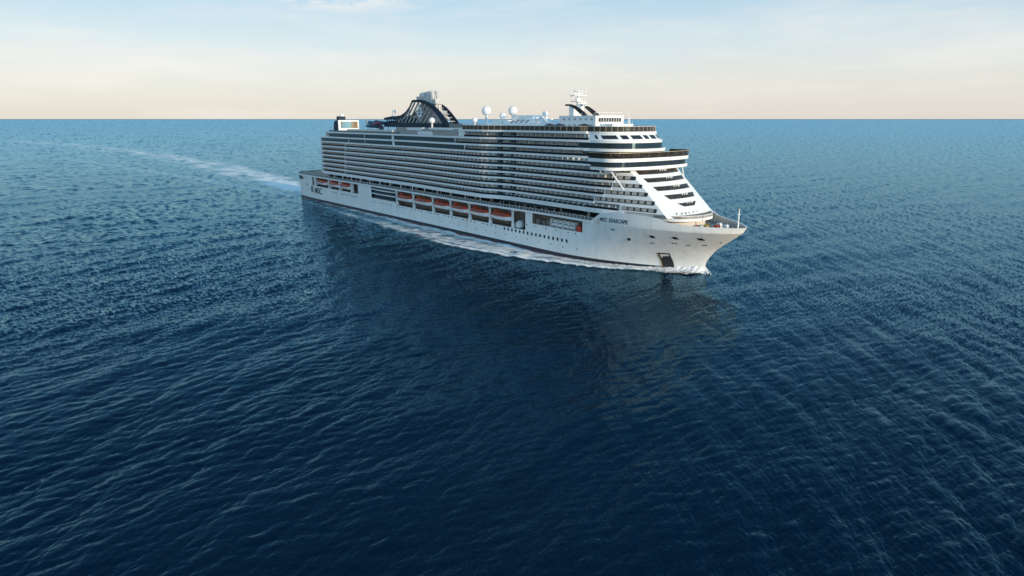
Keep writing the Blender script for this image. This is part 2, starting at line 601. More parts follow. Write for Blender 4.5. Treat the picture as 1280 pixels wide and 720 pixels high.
inner = MB()
for Q in (inner_s, inner_p):
    inner.grid(Q)
    for i in range(20, 58, 2):                           # bulwark stays
        a, b = Q[i][0], Q[i][-1]
        sgn = 1 if a[1] > 0 else -1
        inner.add([a, b, (b[0] - .05, b[1] - sgn * .25, b[2]), (a[0] - .2, a[1] - sgn * .9, a[2]),
                   (a[0] + .12, a[1], a[2]), (b[0] + .12, b[1], b[2]), (b[0] + .07, b[1] - sgn * .25, b[2]), (a[0] - .08, a[1] - sgn * .9, a[2])],
                  [(0, 1, 2, 3), (7, 6, 5, 4), (0, 3, 7, 4), (3, 2, 6, 7), (2, 1, 5, 6)])
part('bulwark_inside', inner, 'inner')

bt = MB()
hull_patch(bt, 0, 262, [0.2, 1.7], 60, 0.05)
hull_patch(bt, 262, 0, [0.2, 1.7], 26, 0.05, to_stem=True)
part('boot_stripe', bt, 'navy', hull_o)
af = MB()
hull_patch(af, 0, 262, [-1.0, 0.18], 60, 0.06)
hull_patch(af, 262, 0, [-1.0, 0.18], 26, 0.06, to_stem=True)
part('antifouling_stripe', af, 'red', hull_o)

# portholes
def porthole(x, z, w=0.9, h=1.1, name='porthole'):
    y = hb(x, z)
    d = (hb(x + .5, z) - hb(x - .5, z))
    mb = MB()
    for sgn in (-1,):
        a, b = x - w / 2, x + w / 2
        ya, yb = y - d * w / 2, y + d * w / 2
        mb.add([(a, sgn * (ya + .07), z - h / 2), (b, sgn * (yb + .07), z - h / 2), (b, sgn * (yb + .07), z + h / 2), (a, sgn * (ya + .07), z + h / 2),
                (a, sgn * (ya - .2), z - h / 2), (b, sgn * (yb - .2), z - h / 2), (b, sgn * (yb - .2), z + h / 2), (a, sgn * (ya - .2), z + h / 2)],
               [(0, 1, 2, 3), (0, 4, 5, 1), (1, 5, 6, 2), (2, 6, 7, 3), (3, 7, 4, 0)])
    return part(name, mb, 'window', hull_o)


for i in range(16):
    porthole(234.8 + i * 2.63, 7.05, 0.95, 1.25)
for i in range(38):
    x = 112 + i * 3.15
    if abs((x % 16) - 8) > 1.2:
        porthole(x, 7.35, 0.9, 0.45)
for x in (58, 61, 63.5, 70, 72.5, 75, 77.5, 80, 84, 86.5, 89, 91.5):
    porthole(x, 8.2, 1.0, 0.6)
for i in range(16):
    porthole(170 + i * 7.3, 4.3 + 0.3 * (i % 2), 0.5, 0.4)
for x in (250, 255, 262, 268, 275, 279):
    porthole(x, 10.6, 0.6, 0.4)
for x, z, w, h in [(303.5, 11.8, 1.0, 1.6), (297.5, 14.4, 1.8, .35), (311.5, 10.9, 1.2, .35), (318.2, 11.5, .5, .4), (319.2, 11.5, .5, .4), (322.5, 11.0, 1.2, .3), (327.0, 11.2, 1.2, .3), (331.6, 12.6, .5, .4)]:
    porthole(x, z, w, h, 'vent_opening')


# hawse openings: dark pocket with a white slanting lip
def hull_pt(x, z, off=0.0):
    return Vector((x, -(hb(x, z) + off), z))


def skewed_patch(mb, corners, off, nx=4):
    # corners (x,z): tl, tr, br, bl on the starboard hull
    tl, tr, br, bl = corners
    P = []
    for i in range(nx + 1):
        t = i / nx
        a = (lerp(bl[0], br[0], t), lerp(bl[1], br[1], t)); b = (lerp(tl[0], tr[0], t), lerp(tl[1], tr[1], t))
        P.append([hull_pt(lerp(a[0], b[0], f), lerp(a[1], b[1], f), off) for f in (0, .5, 1)])
    mb.grid(P)


for xc, zc in ((312.3, 13.3), (319.8, 13.5), (327.2, 13.6)):
    p = MB(); skewed_patch(p, [(xc - 1.1, zc + .5), (xc + .7, zc + .5), (xc + 1.15, zc - .4), (xc - .5, zc - .4)], 0.10)
    f = MB(); skewed_patch(f, [(xc - 1.9, zc + .6), (xc - 1.1, zc + .52), (xc - .5, zc - .42), (xc - .75, zc - .5)], 0.14)
    h = part('mooring_port', p, 'window', hull_o)
    part('port_lip', f, 'white', h)

# shell door near the waterline at the bow
sd = MB(); skewed_patch(sd, [(311.6, 6.9), (315.4, 6.9), (315.6, 0.4), (311.9, 0.4)], 0.10)
sdo = part('shell_door', sd, 'fabric', hull_o)
sdo['label'] = 'dark open shell door with a pale inner panel'
sd = MB(); skewed_patch(sd, [(312.2, 6.6), (315.0, 6.6), (315.1, 4.8), (312.3, 4.8)], 0.16)
part('door_panel', sd, 'cabinw', sdo)
sd = MB(); skewed_patch(sd, [(312.0, 4.6), (315.2, 4.6), (315.4, 0.5), (312.2, 0.5)], 0.16)
part('door_leaf', sd, 'fabric', sdo)
sd = MB(); skewed_patch(sd, [(311.45, 7.0), (311.72, 7.0), (312.0, 0.8), (311.75, 0.8)], 0.18)
part('yellow_edge', sd, 'yellow', sdo)
sd = MB(); skewed_patch(sd, [(311.7, 7.1), (315.5, 7.1), (315.5, 6.75), (311.7, 6.75)], 0.18)
part('door_header', sd, 'fabric', sdo)


# lettering on the hull: flat letters wrapped onto the plating
def hull_text(body, size, x0, z0, name, shear=0.0, offset=0.0, dzdx=0.0, stretch=1.0):
    me = text_mesh(body, size, shear, offset)
    for v in me.vertices:
        x, z = x0 + v.co.x * stretch, z0 + v.co.y + v.co.x * stretch * dzdx
        y = (hb(x, min(z, 16.2)) if z < 16.2 else lerp(hb(x, 16.2), hb(x, 18), min(1, (z - 16.2) / 2)))
        v.co = Vector((x, -(y + 0.12 + v.co.z * 2), z))
    me.materials.clear(); me.materials.append(M['letter'])
    o = bpy.data.objects.new(name, me); col.objects.link(o); o.parent = hull_o
    return o


hull_text('MSC SEASCAPE', 2.0, 291.6, 17.1, 'name_lettering', shear=0.28, offset=0.03, stretch=0.92)
hull_text('MSC', 5.6, 29.3, 5.3, 'name_lettering', shear=0.0, offset=0.07, stretch=1.06)


def star(points, r1, r2, rot=0.0):
    return [((r1 if k % 2 == 0 else r2) * math.cos(rot + math.pi * k / points), (r1 if k % 2 == 0 else r2) * math.sin(rot + math.pi * k / points)) for k in range(points * 2)]


em = MB()                                                 # compass-star badge on the quarter: rays round a ring
for k in range(16):
    a = 2 * math.pi * k / 16; ln = 3.3 if k % 2 == 0 else 2.5
    cx, cz = 25.0, 7.6
    ca, sa = math.cos(a), math.sin(a)
    tip = (cx + ca * ln, cz + sa * ln)
    b1 = (cx + math.cos(a - .16) * 1.55, cz + math.sin(a - .16) * 1.55)
    b2 = (cx + math.cos(a + .16) * 1.55, cz + math.sin(a + .16) * 1.55)
    em.add([(p[0], -(hb(p[0], p[1]) + .1), p[1]) for p in (b1, tip, b2)], [(0, 1, 2)])
P = []
for k in range(25):
    a = 2 * math.pi * k / 24
    P.append([(25 + math.cos(a) * r, -(hb(25, 7) + .12), 7.6 + math.sin(a) * r) for r in (1.1, 1.7)])
em.grid(P)
em.add([(25 + dx, -(hb(25, 7) + .12), 7.6 + dz) for dx, dz in ((-.8, -.5), (-.5, -.5), (-.5, .5), (-.8, .5), (.5, -.5), (.8, -.5), (.8, .5), (.5, .5), (-.2, -.5), (.2, -.5), (.2, .5), (-.2, .5))],
       [(0, 1, 2, 3), (4, 5, 6, 7), (8, 9, 10, 11)])
part('star_emblem', em, 'letter', hull_o)
cr = MB()
cr.add([(291.0 + math.cos(a) * .75, -(20.2), 17.0 + math.sin(a) * 1.25) for a in np.linspace(0, 2 * math.pi, 16, endpoint=False)] , [tuple(range(16))])
for v in range(16):
    x, y, z = cr.v[v]
    cr.v[v] = (x, -(hb(x, 18) + .2), z)
part('bow_crest', cr, 'beige', hull_o)
# stern mooring window
sw = MB(); sw.box(0.4, 5.8, -hb(3, 14) - .25, -hb(3, 14) + .3, 12.9, 15.3)
part('mooring_port', sw, 'window', hull_o)
sw = MB(); sw.box(6.6, 8.0, -hb(7, 14) - .15, -hb(7, 14) + .3, 12.9, 15.0)
part('mooring_port', sw, 'window', hull_o)
sw = MB(); sw.box(14, 17, -hb(15, 11) - .1, -hb(15, 11) + .3, 9.9, 10.5)
part('vent_opening', sw, 'window', hull_o)

# ---------------------------------------------------------------- boat bays
def bay(x0, x1, z0, z1, depth=4.8, sides=(-1, 1)):
    mb = MB()
    for sgn in sides:
        yo, yi = sgn * 20.28, sgn * (20.3 - depth)
        mb.add([(x0, yo, z0), (x1, yo, z0), (x1, yi, z0), (x0, yi, z0), (x0, yo, z1), (x1, yo, z1), (x1, yi, z1), (x0, yi, z1)],
               [(0, 1, 2, 3), (4, 5, 6, 7), (3, 2, 6, 7), (0, 3, 7, 4), (1, 2, 6, 5)])
    return mb


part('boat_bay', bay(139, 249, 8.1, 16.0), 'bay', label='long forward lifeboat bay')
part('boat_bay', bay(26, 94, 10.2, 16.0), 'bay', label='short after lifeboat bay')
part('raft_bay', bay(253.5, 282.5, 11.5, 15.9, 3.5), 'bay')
for sgn in (-1, 1):
    gp = part('glazed_recess', bay(111, 139, 9.5, 16.0, 1.0, (sgn,)), 'dark', label='dark glazed lounge front amidships')
    for z in (12.0, 14.3):
        mb = MB()
        path = [(x, sgn * (20.3 + 0.9 * math.sin(math.pi * (x - 111) / 28))) for x in np.linspace(111, 139, 15)]
        mb.wall(path if sgn < 0 else list(reversed(path)), z, z + .45, 1.6)
        part('curved_ledge', mb, 'white', gp)


def davit(x, s):
    mb = MB()
    mb.box(x - .28, x + .28, min(s * 20.4, s * 19.5), max(s * 20.4, s * 19.5), 8.15, 15.85)
    mb.profile([(x - .9, 8.15), (x + .9, 8.15), (x + .281, 10.2), (x - .281, 10.2)], min(s * 20.2, s * 19.2), max(s * 20.2, s * 19.2))
    mb.box(x - .27, x + .27, min(s * 17.5, s * 20.9), max(s * 17.5, s * 20.9), 15.0, 15.4)
    return mb


for s in (-1, 1):
    for x in (139.9, 157.6, 176.5, 192.4, 208.2, 224.0, 240.2):
        part('davit', davit(x, s), 'white')
    for x in (29.5, 52.0, 68.3, 84.8):
        mb = MB(); mb.box(x - .4, x + .4, min(s * 18.6, s * 20.5), max(s * 18.6, s * 20.5), 10.25, 15.85)
        part('davit', mb, 'white')
    mb = MB(); mb.lathe([(1.2, 0), (1.9, .6), (1.9, 2.2), (.9, 3.2)], (243.5, s * 18.6, 8.15), 14)
    part('winch_housing', mb, 'cabinw')

# ---------------------------------------------------------------- promenade deck
def prom_y(x):
    y = 21.0 + 1.2 * smoothstep(150, 205, x) - 1.4 * smoothstep(222, 262, x)
    if x < 4:
        y = lerp(16.5, 20.2, smoothstep(-5, 5, x))
    return y


pp = [(x, -prom_y(x)) for x in np.concatenate([np.linspace(-4, 6, 6), np.linspace(12, 288, 70)])]
prom = MB(); prom.plan(pp + mirror(pp), 15.95, 16.75)
prom_o = part('promenade_deck', prom, 'white')
pf = MB(); ppi = [(x, y + .5) for x, y in pp[1:]]
pf.plan(ppi + mirror(ppi), 16.755, 16.79)
part('deck_planking', pf, 'deck', prom_o)
rl, gl = MB(), MB()
for sgn in (-1, 1):
    path = [(x, sgn * -y) if sgn > 0 else (x, y) for x, y in [(a, b + .15) for a, b in pp]]
    if sgn > 0:
        path = [(x, -y) for x, y in [(a, b + .15) for a, b in pp]]
    q = path if sgn < 0 else list(reversed(path))
    rl.wall(q, 17.85, 17.95, .12)
    rl.wall(q, 17.35, 17.40, .06)
    gl.wall([(x, y + (.05 if y < 0 else -.05)) for x, y in q], 16.8, 17.82, .03)
    for i in range(len(path) * 2 - 1):
        a, b = path[i // 2], path[min((i + 1) // 2, len(path) - 1)]
        x, y = (a[0] + b[0]) / 2, (a[1] + b[1]) / 2
        rl.box(x - .06, x + .06, y - .06, y + .06, 16.77, 17.9)
a = (pp[0][0] + .15, pp[0][1] + .15)
rl.wall([(a[0], -a[1]), a], 17.85, 17.95, -.12)
gl.wall([(a[0], -a[1]), a], 16.8, 17.82, -.03)
part('promenade_railing', rl, 'cabinw', prom_o)
part('glass_panel', gl, 'railgrey', prom_o)
# recessed wall of the promenade
pw = MB(); pw.box(40, 292, -15.3, 15.3, 16.8, 19.5)
pwo = part('promenade_wall', pw, 'cabin')
x = 44.0
while x < 288:
    L = random.choice((4.5, 7, 10, 14))
    L = min(L, 289 - x)
    for s in (-1, 1):
        g = MB(); g.box(x, x + L, min(s * 15.2, s * 15.42), max(s * 15.2, s * 15.42), 17.0, 19.2)
        part('shop_window', g, 'dark', pwo)
    x += L + random.choice((1.0, 1.6, 2.4))
# canopy and posts on the forward promenade
cp = MB()
cp.add([(231, -20.2, 19.0), (267, -20.2, 18.6), (267, -15.4, 19.35), (231, -15.4, 19.4), (231, -20.2, 19.12), (267, -20.2, 18.72), (267, -15.4, 19.47), (231, -15.4, 19.5)],
       [(0, 1, 2, 3), (4, 5, 6, 7), (0, 1, 5, 4), (1, 2, 6, 5), (2, 3, 7, 6), (3, 0, 4, 7)])
cpo = part('promenade_canopy', cp, 'fabric')
for x in (231.4, 238, 245, 252, 259, 266.4):
    q = MB(); q.box(x - .09, x + .09, -20.1, -19.92, 16.8, 18.55)
    part('post', q, 'cabinw', cpo)
# pillars under the balcony block
for i, x in enumerate(np.arange(48, 228, 12.0)):
    q = MB()
    for s in (-1, 1):
        q.box(x - .22, x + .22, s * 19.4 - .2, s * 19.4 + .2, 16.8, 19.4)
    part('pillar', q, 'white')

# ---------------------------------------------------------------- superstructure core
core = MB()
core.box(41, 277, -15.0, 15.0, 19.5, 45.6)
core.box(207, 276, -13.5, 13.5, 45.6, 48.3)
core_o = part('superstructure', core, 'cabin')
# heavy lower band over the promenade
lb = MB(); lb.plan(full_plan(36, 300, 0.0, sb=lambda x: sb(x) if x <= 284 else wside(x, 22) + .15), 19.5, 21.15)
part('deck_band', lb, 'white', label='broad white band above the promenade')

# ---------------------------------------------------------------- balcony rows
# row k lies between slab k and slab k+1: (aft start, fore end, kind)
row_end = [297.5, 286.6, 291.0, 293.9, 294.8, 290.0, 287.5]
n_divider = 0
rest_div = MB()
n_win = 0
rest_win = MB()


def slab(z0, z1, xa, xb, sb):
    mb = MB()
    for_path = full_plan(xa, xb, sb=sb)
    mb.plan(for_path, z0, z1)
    return mb


for k in range(10):
    z, zt = Z_LEV[k], Z_LEV[k + 1]
    zf = z + .36 if k else 21.15                           # floor / top of the lower white edge
    if k <= 6:
        xa, xb = 38.0 + (0.4 * k), row_end[k]
    elif k in (7, 8):
        xa, xb = (208.5 if k == 7 else 200.5), (280.6 if k == 7 else 276.5)
    else:
        xa, xb = 208.0, 281.0
    # slab above this row
    za, zb_ = zt - .46, zt + .36
    if k <= 6:
        sx0, sx1 = 37.6 + .4 * k, {0: 286.6, 1: 291, 2: 293.9, 3: 294.8, 4: 291, 5: 289.5, 6: 281}[k]
    elif k < 8:
        sx0, sx1 = 38, 281
    elif k == 8:
        sx0, sx1 = 57, 281
    else:
        sx0, sx1 = 206.5, 279.6
    zm_ = min((z + zt) / 2, 35.5)
    low = lambda x, zm_=zm_: sb(x) if x <= 284 else wside(x, zm_) + .2
    lowt = lambda x, zt=min(zt, 36): sb(x) if x <= 284 else wside(x, zt) + .2
    sbk = lowt if k < 6 else sbu
    bd = part('balcony_deck', slab(za, zb_, sx0, sx1, sbk), 'white')
    sbk = low if k < 7 else sbu
    # dark tinted balustrade
    g = MB()
    for s in (-1, 1):
        path = [(x, y + .12) for x, y in side_path(xa + (40 if k < 7 else 0.3), xb - .3, sb=sbk)]
        q = path if s < 0 else mirror(path)
        g.wall(q, zf + .01, zf + .85, .05)
    part('glass_railing', g, 'rail', bd)
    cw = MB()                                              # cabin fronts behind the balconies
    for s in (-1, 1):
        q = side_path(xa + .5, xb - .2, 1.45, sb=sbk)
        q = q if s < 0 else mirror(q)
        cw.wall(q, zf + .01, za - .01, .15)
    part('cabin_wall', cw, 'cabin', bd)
    if k < 7:                                               # after part: wider panes, slightly inboard
        g = MB()
        for s in (-1, 1):
            path = [(x, y + .7) for x, y in side_path(xa + .6, xa + 39.5)]
            q = path if s < 0 else mirror(path)
            g.wall(q, zf + .05, zf + .8, .05)
        g.wall([(xa + .6, 16.2), (xa + .6, -16.2)], zf + .05, zf + .8, -.05)
        part('glass_railing', g, 'rail', bd)
        e = MB(); e.box(xa + 39.7, xa + 40.1, -sb(78) + .02, -sb(78) + 2.2, zf + .01, za - .01)
        e.box(xa + 39.7, xa + 40.1, sb(78) - 2.2, sb(78) - .02, zf + .01, za - .01)
        e.box(xa + 2.0, xa + 2.8, -sb(42) + .3, -sb(42) + 1.0, zf + .01, za - .01)
        part('bulkhead', e, 'white', bd)
    # handrail
    h = MB()
    for s in (-1, 1):
        path = [(x, y + .08) for x, y in side_path(xa + (40 if k < 7 else .3), xb - .3, sb=sbk)]
        q = path if s < 0 else mirror(path)
        h.wall(q, zf + .86, zf + .91, .12)
    part('handrail', h, 'cabinw', bd)
    # dividers and cabin doors
    pitch = 2.95 if k < 7 else 5.6
    x = xb - 1.2
    j = 0
    while x > (xa + 41 if k < 7 else xa + .5):
        d = MB()
        y0 = sbk(x)
        d.box(x - .05, x + .05, -y0 + .25, -y0 + 1.4, zf + .01, za - .01)
        if n_divider < 100 and x > 225 and k < 10:
            part('balcony_divider', d, 'cabinw', bd); n_divider += 1
        else:
            rest_div.add(d.v, d.f)
        rest_div.box(x - .05, x + .05, y0 - 1.4, y0 - .25, zf + .01, za - .01)
        w = MB()
        yw = sbk(x - pitch * .3) - 1.45
        w.box(x - pitch * (.42 if k < 7 else .2), x - pitch * .05, -yw - .06, -yw + .1, zf + .05, za - .25)
        if n_win < 100 and x > 245:
            part('cabin_window', w, random.choice(('window', 'window', 'window', 'bay', 'cabinw')), bd); n_win += 1
        else:
            rest_win.add(w.v, w.f)
        x -= pitch
    for x in (229.4, 236.4):                                 # dark lobby windows at the step in the side
        for s in (-1, 1):
            yl = s * (sbk(x) - .3)
            lw = MB(); lw.box(x, x + 2.5, min(yl, yl - s * .9), max(yl, yl - s * .9), zf + .02, za - .02)
            part('lobby_window', lw, 'window', bd)
    if k >= 7:                                               # dark posts between the big panes
        x = xb - 1.2
        while x > xa:
            for s in (-1, 1):
                ps = MB()
                yy = s * (sbk(x) - .3)
                ps.box(x - .5, x + .3, min(yy, yy - s * .25), max(yy, yy - s * .25), zf + .02, za - .02)
                part('dark_post', ps, 'window', bd)
            x -= pitch
part('balcony_divider', rest_div, 'cabinw', kind='stuff')
part('cabin_window', rest_win, 'window', kind='stuff')

# lowest row, forward end: rounded white screens in front of each cabin
rs = MB()
for i in range(22):
    x = 234 + i * 2.95
    rs.lathe([(.9, 0), (1.25, .3), (1.25, 1.0), (.9, 1.3)], (x, -((sb(x) if x <= 284 else wside(x, 22)) - 1.3), 21.17), 10)
part('balcony_screen', rs, 'railpale', label='row of rounded pale balcony screens')

# continuous dark glazing of the two upper decks aft
for k, xa, xb in ((7, 40, 208.2), (8, 57, 200.2)):
    z, zt = Z_LEV[k], Z_LEV[k + 1]
    g = MB()
    for s in (-1, 1):
        path = side_path(xa, xb, .55)
        q = path if s < 0 else mirror(path)
        g.wall(q, z + .37, zt - .47, .2)
    g.wall([(xa, sb(xa) - .6), (xa, -sb(xa) + .6)], z + .37, zt - .47, -.2)
    go = part('glazed_gallery', g, 'dark', label='continuous dark glass gallery')
    for x in ((84.8, 106, 139.5, xb) if k == 7 else (105.6, 139, xb)):
        for s in (-1, 1):
            d = MB()
            yy = s * (sb(x) - .4)
            wdt = 1.6 if abs(x - 139) < 1 else .25
            d.box(x - wdt, x + wdt * .3, min(yy, yy - s * .8), max(yy, yy - s * .8), z + .365, zt - .465)
            part('mullion', d, 'white', go)

# ---------------------------------------------------------------- forward flush side walls
fw = MB()
win_specs = []
row_z = [(21.15, 23.3), (23.3, 26.1), (26.1, 28.8), (28.8, 31.4), (31.4, 34.1), (34.1, 36.0)]
starts = [298.0, 286.6, 291.0, 293.9, 294.8, 290.2]
for (z0, z1), xs in zip(row_z, starts):
    for s in (-1, 1):
        P = []
        for i in range(9):
            t = i / 8
            P.append([(lerp(xs, fx(z), t), s * wside(lerp(xs, fx(z), t), z), z) for z in (z0, z1)])
        fw.grid(P)
        fw.add([(xs, s * wside(xs, z0), z0), (xs, s * 12.5, z0), (xs, s * 12.5, z1), (xs, s * wside(xs, z1), z1)], [(0, 1, 2, 3)])
side_o = part('side_wall', fw, 'white', smooth=True)


def side_window(x0, x1, z0, z1, name='window', m='window', off=.09, parent=None):
    mb = MB()
    nx = max(2, int((x1 - x0) / 1.2))
    P, P2 = [], []
    for i in range(nx + 1):
        x = lerp(x0, x1, i / nx)
        P.append([(x, -(wside(x, z) + off), z) for z in (z0, z1)])
        P2.append([(x, -(wside(x, z) + off - .2), z) for z in (z0, z1)])
    mb.grid(P); mb.grid(P2)
    n = 2 * (nx + 1)
    for i in range(nx):
        mb.f += [(2 * i, 2 * i + 2, n + 2 * i + 2, n + 2 * i), (2 * i + 1, n + 2 * i + 1, n + 2 * i + 3, 2 * i + 3)]
    mb.f += [(0, n, n + 1, 1), (n - 2, n - 1, 2 * n - 1, 2 * n - 2)]
    return part(name, mb, m, parent or side_o)


for z0, z1, xs, xe in [(24.1, 25.5, 287.2, 311.2), (26.9, 28.25, 291.6, 308.0), (29.55, 30.9, 294.6, 305.2), (32.2, 33.55, 295.6, 302.2), (34.7, 35.45, 294.5, 299.4), (21.6, 22.95, 299, 312.6)]:
    side_window(xs, xe, z0, z1, 'window_strip', 'window')
    x = xs + .25
    while x + 1.7 <= xe:
        side_window(x, x + 1.75, z0 + .2, z1 - .12, 'curtained_window', 'cabin', .14)
        x += 2.6

# front facade
fa = MB()
P = [[(facade(y, z), y, z) for z in np.linspace(20.0, 36.0, 9)] for y in np.linspace(-13.5, 13.5, 19)]
fa.grid(P)
fac_o = part('front_facade', fa, 'white', smooth=True)


def facade_patch(corners, off=.1, m='amber', name='window_band', parent=fac_o):
    (yl, zl), (yr, zr), (yr2, zr2), (yl2, zl2) = corners     # tl, tr, br, bl
    front_, back = [], []
    for i in range(11):
        t = i / 10
        top = (lerp(yl, yr, t), lerp(zl, zr, t)); bot = (lerp(yl2, yr2, t), lerp(zl2, zr2, t))
        front_.append([(facade(*top, off), top[0], top[1]), (facade(*bot, off), bot[0], bot[1])])
    mb = MB(); mb.grid(front_)
    n = 22
    for i in range(11):
        for c in front_[i]:
            mb.v.append((c[0] - off * 2, c[1], c[2]))
    for i in range(10):
        mb.f += [(2 * i, 2 * i + 2, n + 2 * i + 2, n + 2 * i), (2 * i + 1, n + 2 * i + 1, n + 2 * i + 3, 2 * i + 3)]
    mb.f += [(0, n, n + 1, 1), (20, 21, n + 21, n + 20)]
    return part(name, mb, m, parent)


facade_patch([(-11.6, 35.4), (12.4, 35.4), (11.7, 34.1), (-11.2, 34.0)])
facade_patch([(-10.8, 32.8), (12.0, 32.9), (11.6, 31.6), (-10.2, 31.4)])
facade_patch([(-9.6, 30.0), (10.6, 30.1), (10.2, 28.7), (-8.9, 28.6)])
facade_patch([(-7.8, 27.2), (9.8, 27.3), (8.4, 25.9), (-6.4, 25.8)])
facade_patch([(-4.8, 24.4), (6.7, 24.5), (3.6, 23.3), (-2.4, 23.3)])
for z, y in ((35.1, 1.0), (32.5, 1.2), (29.7, 1.6), (26.9, 2.4), (24.3, 1.5)):    # small furniture group seen behind each band
    mb = MB()
    for dy in (-1.7, -.4, .9, 1.6):
        mb.box(facade(y + dy, z) - .05, facade(y + dy, z) + .3, y + dy, y + dy + .55, z - .1, z + .35)
    part('balcony_furniture', mb, 'beige', fac_o)
core2 = MB(); core2.plan([(280, -15), (296, -12.2), (296, 12.2), (280, 15)], 19.5, 35.7)
core2.plan([(296.1, -12.1), (311, -12.1), (311, 12.1), (296.1, 12.1)], 19.5, 23.5)
part('front_block', core2, 'cabin')
# slim white prop under the bridge wing
pr = MB()
for s in (-1, 1):
    pr.tube([(296.2, s * 20.6, 35.7), (300.3, s * 17.6, 28.9)], .28, 8)
part('wing_strut', pr, 'white')

# ---------------------------------------------------------------- bridge decks
wing = front(23, 294, 302.3, 2.5)
back = [(288.5, 23), (288.5, -23)]
mb = MB(); mb.plan(wing + back, 35.7, 36.75)
bw = part('bridge_deck', mb, 'white', label='lower white bridge wing deck')
mb = MB(); mb.plan([(x - .9, y * .965) for x, y in wing] + [(287.8, 22), (287.8, -22)], 36.75, 38.6)
part('bridge_window', mb, 'dark', bw)
ms = MB()
pts = [(x - .86, y * .968) for x, y in wing]
for i in range(2, len(pts) - 2, 2):
    x, y = pts[i]
    ms.box(x - .12, x + .05, y - .09, y + .09, 36.76, 38.59)
part('mullion', ms, 'fabric', bw)
ends = MB()
for s in (-1, 1):
    ends.tube([(293.5, s * 22.6, 35.7), (293.5, s * 22.6, 34.9)], [.55, .35], 10)
part('wing_camera', ends, 'cabinw', bw)
mb = MB(); mb.plan([(x + .1, y * 1.01) for x, y in wing] + [(287.5, 23.2), (287.5, -23.2)], 38.6, 39.85)
tw = part('bridge_roof', mb, 'white', label='upper white bridge wing band')
mb = MB(); mb.wall([(287.6, -23.1)] + [(x, y * 1.005) for x, y in wing] + [(287.6, 23.1)], 39.85, 41.75, .06, lean=.35)
part('glass_windscreen', mb, 'amber', tw)
mb = MB(); mb.wall([(287.6, -23.45)] + [(x + .38, y * 1.02) for x, y in wing] + [(287.6, 23.45)], 41.75, 41.9, .2)
part('handrail', mb, 'gold', tw)
mb = MB()
for i in range(1, len(wing) - 1, 3):
    x, y = wing[i]
    mb.tube([(x - .05, y, 39.86), (x + .3, y * 1.015, 41.74)], .06, 6)
part('rail_post', mb, 'gold', tw)
mb = MB(); mb.plan([(x - .8, y * .95) for x, y in wing] + [(284, 18.5), (284, -18.5)], 39.86, 39.9)
part('deck_planking', mb, 'deck', tw)


def tapered(b, xs, xf, n, xa, ba):
    f = front(b, xs, xf, n)
    return [(xa, -ba)] + f + [(xa, ba)]


def outline_path(b, xs, xf, n, xa, ba):                     # smooth run from the side at xa into the rounded front
    f = front(b, xs, xf, n)
    pre = []
    for t in np.linspace(0, 1, 8)[:-1]:
        pre.append((lerp(xa, xs, t), -lerp(ba, b, t * t * (3 - 2 * t))))
    return pre + f + [(x, -y) for x, y in reversed(pre)]


# observation level above the bridge
def upper_path(b, xs, xf, n, x0=262):
    f = front(b, xs, xf, n)
    k = (18.6 - b) / (xs - 260) ** 2
    pre = [(x, -(18.6 - k * (x - 260) ** 2)) for x in np.linspace(x0, xs, 9)[:-1]]
    return pre + f + [(x, -y) for x, y in reversed(pre)]


o42 = upper_path(16.6, 282, 298, 2.4, 279)
mb = MB(); mb.plan([(x - 1.0, y * .96) for x, y in o42], 39.87, 41.8)
part('lounge_glazing', mb, 'dark', label='lower dark lounge glazing')
mb = MB(); mb.plan(o42, 41.8, 42.85)
part('deck_band', mb, 'white', label='white band over the bridge terrace')
o45 = upper_path(16.3, 281, 297.2, 2.4, 276.6)
mb = MB(); mb.plan([(x - .4, y * .975) for x, y in o45], 42.85, 44.9)
lg = part('lounge_glazing', mb, 'dark', label='upper dark lounge glazing')
mb = MB(); mb.plan(upper_path(16.1, 281, 296.4, 2.4, 276.6), 44.9, 45.85)
part('deck_band', mb, 'white', label='white band under the top windows')
# white top storey with dark windows, leaning back
top_lo, top_hi = upper_path(16.0, 281, 295.6, 2.4, 279), upper_path(15.4, 279.5, 293.2, 2.4, 278)
mb = MB(); mb.grid([[(a[0], a[1], 45.85), (b[0], b[1], 48.1)] for a, b in zip(top_lo, top_hi)])
ts = part('top_storey', mb, 'white', smooth=True)
seg = list(zip(top_lo, top_hi))


def along(s):                                                # s = fractional index on the front outline
    i = int(s); t = s - i
    a0, b0 = seg[i]; a1, b1 = seg[min(i + 1, len(seg) - 1)]
    return Vector((lerp(a0[0], a1[0], t), lerp(a0[1], a1[1], t))), Vector((lerp(b0[0], b1[0], t), lerp(b0[1], b1[1], t)))


arc = [0.0]
for i in range(len(seg) - 1):
    arc.append(arc[-1] + (Vector(seg[i + 1][0]) - Vector(seg[i][0])).length)


def at_arc(d):
    return along(float(np.interp(d, arc, range(len(arc)))))


total = arc[-1]
mid = total / 2
for d0, d1 in [(-21.5, -20.3), (-18.6, -12.6), (-11.2, -8.4), (-7.0, -2.2), (-.8, 1.6), (3.0, 6.6), (8, 11), (12.5, 18.5), (20, 21.2)]:
    P = []
    for d in np.linspace(mid + d0, mid + d1, 6):
        a, b = at_arc(d)
        n = Vector((a.x - 265, a.y)).normalized() * .1
        lo = a.lerp(b, .2) + n; hi_a, hi_b = at_arc(d - .35)
        hi = hi_a.lerp(hi_b, .8) + n
        P.append([(lo.x, lo.y, lerp(45.85, 48.1, .2)), (hi.x, hi.y, lerp(45.85, 48.1, .8))])
    mb = MB(); mb.grid(P)
    part('window', mb, 'window', ts)
o48 = upper_path(15.5, 279.6, 293.5, 2.4, 277)
mb = MB(); mb.plan(o48, 48.1, 48.9)
part('deck_band', mb, 'white', label='topmost white band over the slanting windows')
